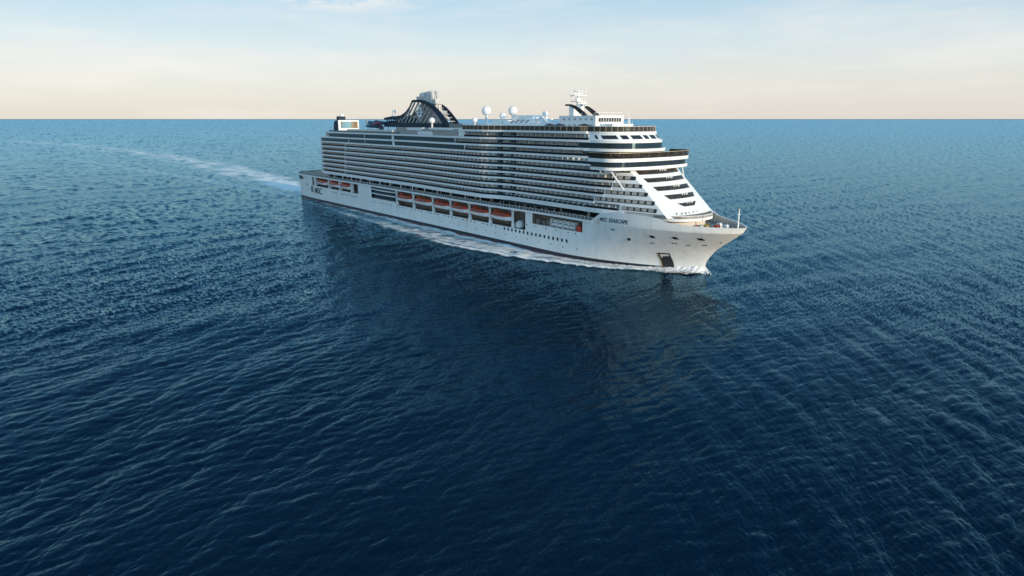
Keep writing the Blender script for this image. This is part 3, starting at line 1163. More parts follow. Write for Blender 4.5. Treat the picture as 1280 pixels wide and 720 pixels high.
# glass windscreen round the sun deck
half_ = side_path(207, 276.5, .15, sb=sbu)
ws_path = half_ + [(x - .5, y * .985) for x, y in o48] + mirror(half_)
mb = MB(); mb.wall(ws_path, 48.92, 50.75, .06)
wso = part('glass_windscreen', mb, 'amber', label='dark glass windscreen round the sun deck')
mb = MB(); mb.wall(ws_path, 50.75, 50.9, .14)
part('handrail', mb, 'cabinw', wso)
mb = MB()
for i in range(len(ws_path) - 1):
    a, b = Vector(ws_path[i]), Vector(ws_path[i + 1])
    if i % 2 == 0 or (b - a).length > 2.5:
        mb.box(a.x - .07, a.x + .07, a.y - .07, a.y + .07, 48.9, 50.76)
part('rail_post', mb, 'gold', wso)
mb = MB(); mb.plan([(x, y * .97) for x, y in o48[1:-1]] + [], 48.905, 48.93)
mb.plan(full_plan(208, 277, .6, sb=sbu), 48.885, 48.915)
part('deck_planking', mb, 'deck', wso)

# ---------------------------------------------------------------- top decks aft
mb = MB(); mb.plan(full_plan(57.2, 205, .2), 45.80, 45.95)
td = part('pool_deck', mb, 'deckgrey')
mb = MB()
for s in (-1, 1):
    p = side_path(58, 146, .3); q = p if s < 0 else mirror(p)
    mb.wall(q, 45.96, 46.9, .05)
part('glass_panel', mb, 'railgrey', td)
mb = MB()
for s in (-1, 1):
    p = side_path(146.5, 205, .6); q = p if s < 0 else mirror(p)
    mb.wall(q, 45.96, 49.0, .25)
sw_ = part('sports_wall', mb, 'metal', label='grey screen wall beside the funnel')
for x0, x1, z0, z1 in [(154, 169, 48.0, 49.3), (165.5, 181.5, 45.97, 47.6), (177.5, 205.2, 48.5, 49.5), (203.6, 208.2, 45.97, 49.7)]:
    mb = MB()
    for s in (-1, 1):
        y = s * (sb((x0 + x1) / 2) - .3)
        mb.box(x0, x1, min(y, y - s * 1.6), max(y, y - s * 1.6), z0, z1)
    part('white_panel', mb, 'white', sw_)
mb = MB(); mb.box(118, 178, -6.5, 6.5, 45.96, 49.0)
mb.box(124, 176, -7.4, 7.4, 47.2, 48.9)
part('funnel_base', mb, 'metal')
mb = MB(); mb.box(60, 118, -9, 9, 45.96, 47.3)
part('deck_house', mb, 'cabinw')
mb = MB(); mb.box(176.2, 188, -9, 9, 45.96, 51.2); mb.box(188, 206, -7, 7, 45.96, 50.2)
part('deck_house', mb, 'deckgrey')

# ---------------------------------------------------------------- funnel
def fshift(p):
    return [(x - 0.0, z) for x, z in p]


crest = [(99, 54.2), (106, 54.9), (113, 55.1), (119, 55.6), (124, 57.3), (128.5, 60.0), (131.4, 63.2)]
arc_out = [(133.0, 63.7), (140.0, 63.6), (145.5, 62.9), (150.5, 61.5), (155.5, 59.5), (160.0, 56.8), (164.5, 53.6), (168.0, 50.6), (169.6, 49.0)]
arc_in = [(163.2, 49.0), (161.8, 51.0), (158.4, 54.2), (154.4, 57.0), (150.0, 59.4), (145.0, 61.2), (139.5, 62.2), (133.5, 62.4)]
crest_in = [(130.2, 60.6), (126.2, 57.2), (121.5, 54.9), (118, 53.0), (118, 52.0), (150, 51.6), (163, 51.0)]


def ribbon_profile(mb, outer, inner_, y0, y1):
    n = len(outer)
    P0 = [[(o[0], y0, o[1]), (i[0], y0, i[1])] for o, i in zip(outer, inner_)]
    P1 = [[(o[0], y1, o[1]), (i[0], y1, i[1])] for o, i in zip(outer, inner_)]
    mb.grid(P0); mb.grid(P1)
    mb.grid([[P0[k][0], P1[k][0]] for k in range(n)])
    mb.grid([[P0[k][1], P1[k][1]] for k in range(n)])
    mb.add([P0[0][0], P0[0][1], P1[0][1], P1[0][0]], [(0, 1, 2, 3)])
    mb.add([P0[-1][0], P0[-1][1], P1[-1][1], P1[-1][0]], [(0, 1, 2, 3)])


def resample(path, n):
    L = [0]
    for a, b in zip(path, path[1:]):
        L.append(L[-1] + math.dist(a, b))
    return [(float(np.interp(t, L, [p[0] for p in path])), float(np.interp(t, L, [p[1] for p in path]))) for t in np.linspace(0, L[-1], n)]


fun = MB()
fun.box(130, 162, -2.0, 2.0, 49, 51.4)
fun_o = part('funnel', fun, 'funnel')
for y0, y1 in ((-3.5, -2.9), (2.9, 3.5)):
    mb = MB()
    ribbon_profile(mb, resample(arc_out, 24), resample(list(reversed(arc_in)), 24), y0, y1)       # front arc
    ribbon_profile(mb, resample(crest, 24), resample([(99, 52.9), (107, 53.3), (114, 53.4), (119, 53.8), (123.2, 55.6), (127.8, 58.4), (131.6, 62.3)], 24), y0, y1)
    ribbon_profile(mb, [(98, 51.6), (118, 51.5), (140, 51.4), (163, 51.2)], [(99, 49.0), (118, 49.0), (140, 49.0), (166, 49.0)], y0, y1)
    ribbon_profile(mb, [(131.2, 63.3), (133.2, 63.72)], [(131.2, 62.2), (133.2, 62.4)], y0, y1)
    part('fin_frame', mb, 'funnel', fun_o, label='curved navy side frame')
    mb = MB()
    for i in range(13):                                       # slanting slats
        xb_ = 114 + i * 4.0
        xt = xb_ + 11.5
        ztop = min(np.interp(xt, [p[0] for p in crest], [p[1] for p in crest]) - 1 if xt < 131 else 99,
                   np.interp(xt, [133.5, 139.5, 145, 150, 154.4, 158.4, 161.8, 163.2], [62.4, 62.2, 61.2, 59.4, 57, 54.2, 51.0, 49.0]) + .2 if xt > 131 else 99)
        if xt > 163:
            xt = 163
        f = (ztop - 51.3) / 11.0
        f = max(.12, min(1, f))
        xt = xb_ + 11.5 * f
        ztop = 51.3 + 11 * f
        lim = np.interp(xt, [p[0] for p in crest] + [139.5, 145, 150, 154.4, 158.4, 161.8, 163.2], [p[1] - 1 for p in crest] + [62.2, 61.2, 59.4, 57, 54.2, 51.4, 51.2])
        ztop = min(ztop, lim + .1)
        w = 1.7
        mb.profile([(xb_, 51.3), (xb_ + w, 51.3), (xt + w * .9, ztop), (xt, ztop)], y0 + .1, y1 - .1)
    part('slat', mb, 'slat', fun_o)
    for i in range(6):                                        # tail lattice
        pass
mb = MB()
for i in range(9):
    x = 101 + i * 2.4
    for y in (-3.3, 3.1):
        mb.profile([(x, 51.4), (x + .9, 51.4), (x + 2.2, 53.3), (x + 1.3, 53.3)], y, y + .2)
part('tail_lattice', mb, 'funnel', fun_o)
mb = MB()                                                      # cross members between the two arcs
for p in resample(arc_out, 14)[3:]:
    mb.tube([(p[0] - 1.0, -2.9, p[1] - .9), (p[0] - 1.0, 2.9, p[1] - .9)], .22, 6)
part('cross_member', mb, 'pipe', fun_o)
mb = MB(); mb.box(134, 158, -2.2, 2.2, 51.4, 57.5); mb.box(136, 152, -2.1, 2.1, 57.5, 61.0)
part('uptake_casing', mb, 'metal', fun_o)
for x, y, h, r in [(137.5, -1.3, 66.6, .75), (140.2, -1.4, 67.4, .7), (142.9, -1.4, 67.2, .75), (145.6, -1.4, 67.7, .75), (148.4, -1.2, 67.8, .8), (150.6, .2, 67.6, .8), (139.0, 1.2, 66.3, .7), (145.0, 1.3, 67.2, .7)]:
    mb = MB(); mb.tube([(x + 3.5, y, 56), (x + .8, y, h - 1.5), (x, y, h)], [r, r, r * 1.02], 12)
    mb.tube([(x, y, h + .002), (x - .12, y, h + .2)], [r * .8, r * .8], 12)
    part('exhaust_pipe', mb, 'pipe', fun_o)
mb = MB(); mb.box(134.5, 139.5, -2.2, 2.2, 62.5, 65.4)
part('silencer_box', mb, 'pipe', fun_o)
mb = MB(); mb.box(150.9, 153.2, -1.9, 1.9, 58.5, 63.6); mb.box(150.5, 154.4, -2.4, 2.4, 61.2, 61.5); mb.box(151, 153.6, -2.2, -1.8, 61.5, 62.6)
part('uptake_platform', mb, 'pipe', fun_o)
mb = MB(); mb.profile([(99.5, 49.0), (124, 49.0), (127, 54.5), (122, 53.6), (112, 52.6), (100, 52.2)], -2.6, 2.6)
part('tail_housing', mb, 'funnel', fun_o)
# star emblem on the funnel side: long rays round a disc
mb = MB()
cx, cz = 139.6, 57.1
for k in range(16):
    a = 2 * math.pi * k / 16
    ln = (4.9 if k % 4 == 0 else 4.1) if k % 2 == 0 else 3.1
    pts = [(cx + math.cos(a - .22) * 1.6, cz + math.sin(a - .22) * 1.6), (cx + math.cos(a) * ln, cz + math.sin(a) * ln), (cx + math.cos(a + .22) * 1.6, cz + math.sin(a + .22) * 1.6)]
    mb.profile(pts, -3.75, -3.6)
ring = [[(cx + math.cos(a) * r, -3.8, cz + math.sin(a) * r) for r in (1.5, 2.3)] for a in np.linspace(0, 2 * math.pi, 25)]
mb.grid(ring)
mb.box(cx - 1.0, cx + 1.0, -3.8, -3.7, cz - .18, cz + .18)
mb.box(cx - .95, cx - .6, -3.82, -3.7, cz - .6, cz + .6); mb.box(cx + .6, cx + .95, -3.82, -3.7, cz - .6, cz + .6)
part('star_emblem', mb, 'white', fun_o)

# water slides behind the funnel
def slide(mb, pts, r=.8):
    mb.tube(pts, r, 8)


mb = MB()
slide(mb, [(86 + 6.5 * math.cos(t) * (1 - t / 30), -3 + 4.5 * math.sin(t), 48 + t * .36) for t in np.linspace(0, 11, 48)])
slide(mb, [(92, -3, 52), (96, -5.5, 51.6), (99, -2, 51.2), (96, 3, 50.6)])
part('water_slide', mb, 'blueslide', label='dark blue looping water slide')
mb = MB()
slide(mb, [(93 + 5 * math.cos(t), -5 + 2.6 * math.sin(t), 48.4 + t * .45) for t in np.linspace(1, 9, 36)], .5)
part('water_slide', mb, 'redslide', label='dark red looping water slide')
mb = MB()
for x, y in ((83, -6), (88, -6.5), (95, -6), (100, -5), (84, 2), (92, 3)):
    mb.tube([(x, y, 46), (x, y, 52.2)], .16, 6)
mb.box(83, 101, -6.6, -6.3, 52.0, 52.2)
part('slide_tower', mb, 'funnel')

# ---------------------------------------------------------------- screen tower at the stern
mb = MB()
mb.profile([(35.4, 45.9), (43.3, 45.9), (43.3, 52.6), (38.5, 52.6), (36.4, 51.0)], -6.9, 7.0)
tw_ = part('screen_tower', mb, 'funnel')
mb = MB(); mb.plan([(43.35, -7.2), (44.1, -7.2), (44.1, 7.2), (43.35, 7.2)], 46.3, 52.8)
fr = part('screen_frame', mb, 'white', tw_)
mb = MB(); mb.box(44.1, 44.2, -5.7, 6.3, 47.7, 51.9)
part('video_screen', mb, 'screen', tw_)
mb = MB()
for y in np.arange(-6.6, 6.9, 1.1):
    mb.tube([(37.0, y, 46), (39.5, y, 52.7)], .09, 5)
part('tower_lattice', mb, 'cabinw', tw_)
mb = MB(); mb.box(39.5, 42.8, -6.2, -1.5, 52.6, 55.2)
st = part('stair_house', mb, 'funnel', tw_)
mb = MB(); mb.lathe([(1.6, 0), (1.6, .4), (1.1, 1.2), (.5, 1.7)], (41.0, -3.0, 55.2), 12)
part('vent_cap', mb, 'white', st)

# ---------------------------------------------------------------- radomes and masts
def radome(x, y, z, r, base):
    mb = MB(); mb.sphere((x, y, z), r, 28)
    o = part('radome', mb, 'white', smooth=True)
    p = MB(); p.lathe([(r * .45, 0), (r * .3, .5), (r * .3, z - r * .9 - base)], (x, y, base), 12)
    part('pedestal', p, 'cabinw', o)
    return o


radome(195.4, 0, 57.3, 2.25, 51.2)
radome(215.7, 0, 57.1, 2.15, 51.2)
radome(213.8, -4.5, 54.9, 1.5, 51.2)
radome(165.9, -12.5, 52.7, 1.55, 49.2)
radome(205.0, -14, 53.0, 1.25, 49.5)
radome(236.4, 1.5, 55.6, 1.35, 51.2)
radome(106.5, 0, 58.0, .9, 55.0)
mb = MB(); mb.tube([(106.5, 0, 54), (106.5, 0, 57.2)], .25, 6); mb.tube([(104.8, -1, 55), (105.2, -1, 58.6)], .2, 6); mb.box(103.5, 107.5, -1.2, 1.2, 55.0, 55.3)
part('signal_mast', mb, 'white')
# sliding roof and white hump over the pool
mb = MB(); mb.plan([(188, -9), (252, -9), (252, 9), (188, 9)], 50.6, 51.2)
mb.box(192, 250, -8.4, 8.4, 48.9, 50.6)
part('sliding_roof', mb, 'white')
P = []
for i in range(15):
    x = lerp(217, 247, i / 14)
    h = 2.7 * (math.sin(math.pi * min(1, max(0, (x - 216.5) / 31))) ** .55) if i not in (0, 14) else 0.05
    P.append([(x, 7.4 * math.cos(a), 51.15 + h * math.sin(a)) for a in np.linspace(math.pi, 0, 15)])
mb = MB(); mb.grid([[(p[0], p[1], p[2]) for p in row] for row in P])
hump = part('pool_dome', mb, 'white', smooth=True)
mb = MB(); mb.plan([(222.5, -6.0), (233.5, -3.2), (233.5, 5.5), (222.5, 5.5)], 51.21, 55.1)
mb.plan([(234, -5), (239, -3.6), (239, 4), (234, 4)], 51.21, 53.6); mb.box(206, 211.5, -5, 4, 51.21, 52.9)
part('deck_house', mb, 'white')
mb = MB()
for x in (222.5, 226, 229.5, 233):
    for a in (-.95, -1.25):
        h = 2.7 * (math.sin(math.pi * (x - 216.5) / 31) ** .55)
        y, z = 7.45 * math.sin(a), 51.2 + h * math.cos(a)
        mb.box(x, x + 1.6, y - .12, y + .25, z - .05, z + .45)
part('dome_window', mb, 'metal', hump)
mb = MB()
for y in (-7.9, 7.6):
    mb.tube([(x, y + .8 * math.sin(x * .4), 51.4 + 2.6 * math.sin(math.pi * (x - 238) / 14) ** 2) for x in np.linspace(238, 252, 16)], .5, 8)
part('water_slide', mb, 'white', label='white water slide beside the dome')
# mast house
mb = MB(); mb.box(254.8, 276, -8, 1.2, 48.93, 54.75); mb.box(254.8, 276, 1.2, 8, 48.93, 54.75)
mb = MB(); mb.plan([(252.5, -4), (255.5, -8), (276, -8), (276, 8), (255.5, 8), (252.5, 4)], 48.93, 54.75)
mh = part('mast_house', mb, 'white')
for i, x in enumerate(np.linspace(258, 273.5, 6)):
    for z in (50.6, 53.0):
        w = MB(); w.box(x, x + 1.0, -8.08, -7.9, z, z + .8)
        part('window', w, 'cabin', mh)
w = MB(); w.box(275.9, 276.1, -6.6, 6.6, 52.4, 53.9)
wf = part('window', w, 'amber', mh)
w = MB()
for y in np.arange(-6.6, 6.8, 1.45):
    w.box(276.1, 276.18, y - .1, y + .1, 52.4, 53.9)
part('mullion', w, 'white', wf)
mb = MB(); mb.box(276.05, 282.0, -5, 7, 48.93, 51.6); mb.box(282, 286, -3, 6, 48.93, 50.4)
part('deck_house', mb, 'white')
mb = MB()
for x in np.linspace(276.4, 281.6, 6):
    mb.tube([(x, -4.9, 51.6), (x, -4.9, 52.6)], .05, 5); mb.tube([(x, 6.9, 51.6), (x, 6.9, 52.6)], .05, 5)
mb.box(276.4, 281.8, -4.95, -4.85, 52.55, 52.65)
for y in np.linspace(-7.5, 7.5, 8):
    mb.tube([(275.6, y, 54.76), (275.6, y, 55.9)], .05, 5)
mb.box(275.55, 275.65, -7.6, 7.6, 55.85, 55.95)
for x in np.linspace(257, 275, 9):
    mb.tube([(x, -7.8, 54.76), (x, -7.8, 55.8)], .05, 5)
part('railing', mb, 'white', mh)
# mast with two dark-topped curved legs
mast = MB(); mast.box(256.2, 258.8, -3.2, 3.2, 54.76, 58.6); mast.tube([(258.2, 0, 54.8), (258.2, 0, 64.6)], [1.1, .45], 10)
mast_o = part('radar_mast', mast, 'white')
for y in (-3.6, 3.2):
    mb = MB()
    out_ = [(254.2, 59.4), (257.0, 59.35), (260.0, 58.7), (263.0, 57.3), (265.6, 55.8), (266.9, 54.76)]
    in_ = [(254.2, 58.7), (257.0, 58.6), (259.4, 57.7), (261.8, 56.2), (263.4, 55.2), (264.0, 54.76)]
    ribbon_profile(mb, out_, in_, y, y + .7)
    part('curved_leg', mb, 'fabric', mast_o)
mb = MB()
mb.box(256.4, 260.0, -2.6, 2.6, 60.3, 60.6); mb.box(256.9, 259.6, -3.6, 3.6, 62.6, 62.85); mb.box(257.2, 259.2, -2.0, 2.0, 64.4, 64.6)
mb.box(260.0, 263.4, -1.4, 1.4, 58.6, 58.8)
part('mast_platform', mb, 'white', mast_o)
mb = MB()
mb.box(257.9, 258.3, -2.4, 2.4, 63.3, 63.7); mb.box(261.0, 261.4, -1.9, 1.9, 59.5, 59.9); mb.tube([(261.2, 0, 58.8), (261.2, 0, 59.5)], .3, 8); mb.box(258, 258.4, -1.8, 1.8, 61.0, 61.35)
part('radar_scanner', mb, 'white', mast_o)
mb = MB()
for x, y, z0, z1 in [(256.6, -2.4, 60.6, 62.6), (259.6, 2.4, 60.6, 62.6), (257.2, -3.3, 62.8, 66.0), (259.4, 3.2, 62.8, 66.4), (258.2, 0, 64.6, 67.0), (258.8, -1.6, 64.6, 66.0)]:
    mb.tube([(x, y, z0), (x, y, z1)], .12, 6)
mb.sphere((259.6, -2.2, 61.2), .55, 12); mb.sphere((257.0, 2.8, 63.4), .5, 12)
part('aerial', mb, 'white', mast_o)
for x, y, h in [(289.0, -4, 57.2), (290.2, -4.6, 54.8), (284.5, 2, 54.5), (251, -7, 53.5)]:
    mb = MB(); mb.tube([(x, y, 48.9), (x, y, h)], [.22, .1], 8); mb.box(x - .25, x + .25, y - .25, y + .25, 48.91, 49.6)
    part('aerial_pole', mb, 'white')

# ---------------------------------------------------------------- bow deck
bp = [(x, -max(hb(x, 17) - .5, .02)) for x in np.linspace(300, 337.6, 24)]
mb = MB(); mb.plan(bp + mirror(bp), 16.05, 16.4)
part('mooring_deck', mb, 'deckgrey')
tr = front(13.0, 310.5, 322.6, 2.2)
fd = [(x, -(hb(x, 18) - .45)) for x in np.linspace(291, 312.5, 12)]
mb = MB(); mb.plan(fd + mirror(fd), 19.2, 19.79)
part('fore_deck', mb, 'white')
mb = MB(); mb.plan([(296, -14.5)] + tr + [(296, 14.5)], 19.8, 20.7)
te = part('bow_terrace', mb, 'deck')
mb = MB(); mb.wall([(300, -15.2), (306, -14.6)] + tr + [(306, 14.6), (300, 15.2)], 18.9, 20.85, .3)
part('terrace_parapet', mb, 'white', te, smooth=True)
mb = MB(); mb.wall([(x - 2.5, y * .92) for x, y in tr], 16.4, 19.8, .2)
part('terrace_wall', mb, 'inner', te)
for x, y, m, lab in [(324.5, -7.5, 'winchred', 'red mooring winch'), (326.0, -3.6, 'yellow', 'yellow mooring winch'), (328.5, -1.0, 'winchred', 'red mooring winch nearer the stem'), (326.5, 3.5, 'white', 'white mooring winch'), (325, -5.4, 'beige', 'cream mooring winch'), (330, 2.2, 'white', 'white mooring winch nearer the stem')]:
    mb = MB()
    mb.box(x - .7, x + .7, y - .9, y + .9, 16.41, 16.75)
    mb.tube([(x, y - .7, 17.4), (x, y + .7, 17.4)], .6, 12)
    for dy in (-.75, .7):
        mb.tube([(x, y + dy, 17.4), (x, y + dy + .06, 17.4)], .85, 14)
    part('mooring_winch', mb, m, label=lab)
for x, y in [(329, -5.5), (332.5, -3.2), (332.8, 2.4), (321, -10.2), (334.6, 0.6)]:
    mb = MB()
    for dx in (-.45, .45):
        mb.lathe([(.28, 0), (.28, .8), (.36, .85), (.36, 1.0)], (x + dx, y, 16.41), 10)
    mb.box(x - .8, x + .8, y - .35, y + .35, 16.405, 16.5)
    part('bollard', mb, 'metal')
mb = MB(); mb.tube([(336.0, 0, 16.4), (336.0, 0, 24.0)], [.32, .2], 10); mb.tube([(336.0, -.7, 22.4), (336.0, .7, 22.4)], .09, 6); mb.box(335.6, 336.4, -.4, .4, 16.41, 17.2)
fm = part('bow_mast', mb, 'white')
mb = MB(); mb.sphere((336, 0, 24.1), .3, 10)
part('lantern', mb, 'beige', fm)

# ================================================================ lifeboats (hang from the davits)
def make_lifeboat(length):
    root = empty('lifeboat')
    L = length / 2
    st_ = np.linspace(-1, 1, 17)

    def half(t):
        return 2.1 * (1 - abs(t) ** 5) ** .6

    hullm, can = MB(), MB()
    P, Q = [], []
    for t in st_:
        w = max(half(t), .05)
        sheer = .35 * t * t
        keel = .55 * abs(t) ** 3
        P.append([(t * L, w * y, z * (1 - 0) + (keel if z < .6 else 0) + (sheer if z > 1.5 else 0)) for y, z in
                  [(-1, 2.1), (-.97, 1.5), (-.72, .6), (0, 0), (.72, .6), (.97, 1.5), (1, 2.1)]])
        wc = max(half(t) * (.96 if abs(t) < .9 else .9), .04)
        rise = 1.5 * (1 - abs(t) ** 4.0) ** .8
        Q.append([(t * L * .97, wc * y, 2.12 + sheer + rise * z) for y, z in
                  [(-1.0, 0), (-1.02, .3), (-.86, .68), (-.5, .93), (0, 1.0), (.5, .93), (.86, .68), (1.02, .3), (1.0, 0)]])
    hullm.grid(P); can.grid(Q)
    ho = hullm.build('boat_hull', M['boatwhite'], root, True)
    co = can.build('canopy', M['orange'], root, True)
    fb = MB()
    for s in (-1, 1):
        fb.grid([[(t * L, s * (max(half(t), .05) + .05), 1.95 + .35 * t * t), (t * L, s * (max(half(t), .05) + .07), 2.2 + .35 * t * t)] for t in st_])
    fb.build('fender', M['orange'], ho)
    for sd_ in (-1, 1):
        wn_ = MB()
        wn_.grid([[(t * L, sd_ * (half(t) * .96 * 1.02 + .02), 2.45 + .3 * t * t), (t * L, sd_ * (half(t) * .96 * .95 + .03), 2.95 + .3 * t * t)] for t in np.linspace(-.62, .62, 12)])
        wn_.build('window_strip', M['window'], co)
    ck = MB(); ck.box(-L * .62, -L * .40, -.7, .7, 3.6, 4.35)
    ck.build('cockpit', M['orange'], root)
    hk = MB()
    for t in (-.7, .7):
        hk.tube([(t * L, 0, 3.3), (t * L, 0, 5.0)], .1, 6)
    hk.build('fall_hook', M['metal'], root)
    return root


lb_proto = make_lifeboat(14.2)
fwd_labels = ['foremost orange-topped lifeboat of the long midships row, nearest the bow', 'second lifeboat from the bow in the long midships row',
              'third lifeboat from the bow in the long midships row', 'fourth lifeboat from the bow, third from the after end of the midships row',
              'fifth lifeboat from the bow, next to the aftermost of the midships row', 'aftermost lifeboat of the long midships row, beside the dark glazed recess']
fwd_x = [231.9, 216.2, 200.2, 184.5, 167.0, 148.8]
for i, x in enumerate(fwd_x):
    o = lb_proto if i == 0 else copy_tree(lb_proto)
    sx = 1.02 if i < 4 else 1.16
    o.location = on_ship(x, -19.5, 10.3 + (0 if i < 4 else .2))
    o.rotation_euler = (0, 0, SHD)
    o.scale = (sx, 1, 1)
    tag(o, fwd_labels[i], 'lifeboat', 'orange topped lifeboats hanging along the ship side')
for i, (x, lab) in enumerate([(76.5, 'foremost of three lifeboats in the short bay near the stern'), (60.2, 'middle one of three lifeboats in the short bay near the stern'), (41.5, 'aftermost lifeboat, nearest the stern lettering')]):
    o = copy_tree(lb_proto)
    o.location = on_ship(x, -19.5, 11.3)
    o.rotation_euler = (0, 0, SHD)
    o.scale = (1.05, 1, .96)
    tag(o, lab, 'lifeboat', 'orange topped lifeboats hanging along the ship side')

# life raft canisters in their rack
def canister():
    mb = MB(); mb.tube([(-1.45, 0, .75), (-1.3, 0, .75), (1.3, 0, .75), (1.45, 0, .75)], [.5, .72, .72, .5], 14)
    o = mb.build('life_raft_canister', M['canister'], None, True)
    b = MB()
    for x in (-.6, .6):
        b.tube([(x - .06, 0, .75), (x + .06, 0, .75)], .745, 14)
    b.build('strap', M['metal'], o)
    return o


cn = canister()
first = True
for lvl in range(2):
    for i in range(4):
        o = cn if first else copy_tree(cn)
        first = False
        o.location = on_ship(266.2 + i * 3.3, -18.9 + lvl * .5, 11.55 + lvl * 1.5)
        o.rotation_euler = (0, 0, SHD)
        tag(o, 'white drum-shaped life raft canister stacked in the side recess near the bow', 'life raft', 'white life raft canisters in the bow recess')
rk = MB()
for x in (264.2, 267.8, 271.1, 274.4, 278.0):
    rk.box(x - .08, x + .08, -20.0, -17.5, 11.52, 14.8)
part('raft_rack', rk, 'cabinw')
mb = MB(); mb.box(279.3, 281.6, -20.0, -18.0, 11.55, 13.6)
part('gear_locker', mb, 'winchred', label='red gear locker')
for x in (255, 258.5, 261.5):
    mb = MB(); mb.box(x, x + 2.2, -19.6, -17.8, 11.52, 13.2 + (x % 2) * .4)
    part('gear_locker', mb, 'bay')

# ================================================================ loose things on deck
def make_lounger():
    root = empty('sun_lounger')
    f = MB()
    f.box(-.95, .95, -.32, .32, .28, .34)
    for x in (-.8, .7):
        for y in (-.26, .26):
            f.box(x - .04, x + .04, y - .04, y + .04, 0, .28)
    f.build('frame', M['cabinw'], root)
    c = MB()
    c.profile([(-.95, .345), (.25, .345), (.95, .85), (.9, .95), (.2, .43), (-.95, .43)], -.3, .3)
    c.build('cushion', M['cushion'], root)
    return root


lo = make_lounger()
lo_n = 0


def put_lounger(x, y, z, lab, grp, a=0.0):
    global lo_n
    o = lo if lo_n == 0 else copy_tree(lo)
    lo_n += 1
    o.location = on_ship(x, y, z); o.rotation_euler = (0, 0, SHD + a)
    tag(o, lab, 'sun lounger', grp)


for i in range(9):
    put_lounger(269.2 + i * 1.55, -18.0, 16.80, 'sun lounger on the open forward promenade above the life rafts', 'sun loungers on the forward promenade', math.pi / 2)
for i in range(10):
    put_lounger(8 + i * 2.2, -17.6, 16.80, 'sun lounger on the after promenade above the stern lettering', 'sun loungers on the after promenade', math.pi / 2)


def make_parasol(r, h):
    root = empty('parasol')
    p = MB(); p.tube([(0, 0, 0), (0, 0, h + .5)], .06, 8); p.lathe([(.45, 0), (.45, .08), (.1, .12)], (0, 0, 0), 12)
    p.build('pole', M['metal'], root)
    c = MB(); c.lathe([(r, h - .15), (r, h), (r * .5, h + .45), (.05, h + .75)], (0, 0, 0), 8)
    c.build('canopy', M['fabric'], root)
    return root


for i, (x, y, r, lab) in enumerate([(256.5, -14.0, 2.3, 'dark parasol nearest the white dome on the sun deck'), (262.2, -14.0, 2.3, 'dark parasol in the middle beside the mast house'), (274.5, -12.5, 2.6, 'wide dark parasol under the fore end of the mast house')]):
    o = make_parasol(r, 2.1)
    o.location = on_ship(x, y, 48.93); o.rotation_euler = (0, 0, SHD)
    tag(o, lab, 'parasol', 'dark parasols on the sun deck')


def make_table():
    root = empty('table_set')
    t = MB(); t.lathe([(.45, .70), (.45, .74)], (0, 0, 0), 10); t.tube([(0, 0, 0), (0, 0, .7)], .05, 6)
    t.build('tabletop', M['cabinw'], root)
    return root


def make_chair():
    root = empty('deck_chair')
    s = MB(); s.box(-.24, .24, -.24, .24, .42, .47); s.build('seat', M['fabric'], root)
    b = MB(); b.box(-.24, -.19, -.24, .24, .47, .95); b.build('backrest', M['fabric'], root)
    l = MB()
    for x in (-.2, .2):
        for y in (-.2, .2):
            l.box(x - .025, x + .025, y - .025, y + .025, 0, .42)
    l.build('leg_frame', M['metal'], root)
    return root


ch = make_chair(); chn = 0
spots = [(203 + i * 2.4 + .5 * (i % 2), -19.6 + .9 * (i % 3), 16.80, 'dark deck chair on the promenade above the foremost midships lifeboats', 'dark chairs on the midships promenade') for i in range(12)]
spots += [(48 + i * 2.6, -19.2 + .8 * (i % 3), 16.80, 'dark deck chair on the after promenade above the short lifeboat bay', 'dark chairs on the after promenade') for i in range(16)]
spots += [(317.2 + .55 * i - .09 * i * i, -8.5 + 2.0 * i, 20.72, 'dark deck chair on the white bow terrace', 'dark chairs on the bow terrace') for i in range(8)]
for x, y, z, lab, grp in spots:
    o = ch if chn == 0 else copy_tree(ch); chn += 1
    o.location = on_ship(x, y, z); o.rotation_euler = (0, 0, SHD + random.uniform(0, 6.28))
    tag(o, lab, 'chair', grp)

# ================================================================ the sea
def sea_tile(N, L, lmin, lmax, crest_deg, spread, slope_rms, seed, chop=1.45, tilt=3.1):
    r = np.random.default_rng(seed)
    k1 = 2 * np.pi * np.fft.fftfreq(N, L / N)
    kx, ky = np.meshgrid(k1, k1, indexing='ij')
    k = np.hypot(kx, ky); k[0, 0] = 1e-9
    th = np.arctan2(ky, kx) - R(crest_deg + 90)
    lam = 2 * np.pi / k
    band = (lam >= lmin) & (lam <= lmax)
    A = np.where(band, k ** (-tilt / 2) * np.abs(np.cos(th)) ** spread, 0)
    h = A * (r.normal(size=(N, N)) + 1j * r.normal(size=(N, N)))
    H = lambda q: np.real(np.fft.ifft2(q))
    hh, sx, sy = H(h), H(1j * kx * h), H(1j * ky * h)
    dx, dy = H(-1j * kx / k * h), H(-1j * ky / k * h)
    c = slope_rms / math.sqrt((sx ** 2 + sy ** 2).mean())
    return [np.stack([a * c for a in (hh, sx, sy, dx * chop, dy * chop)], -1).astype(np.float32), L, N]


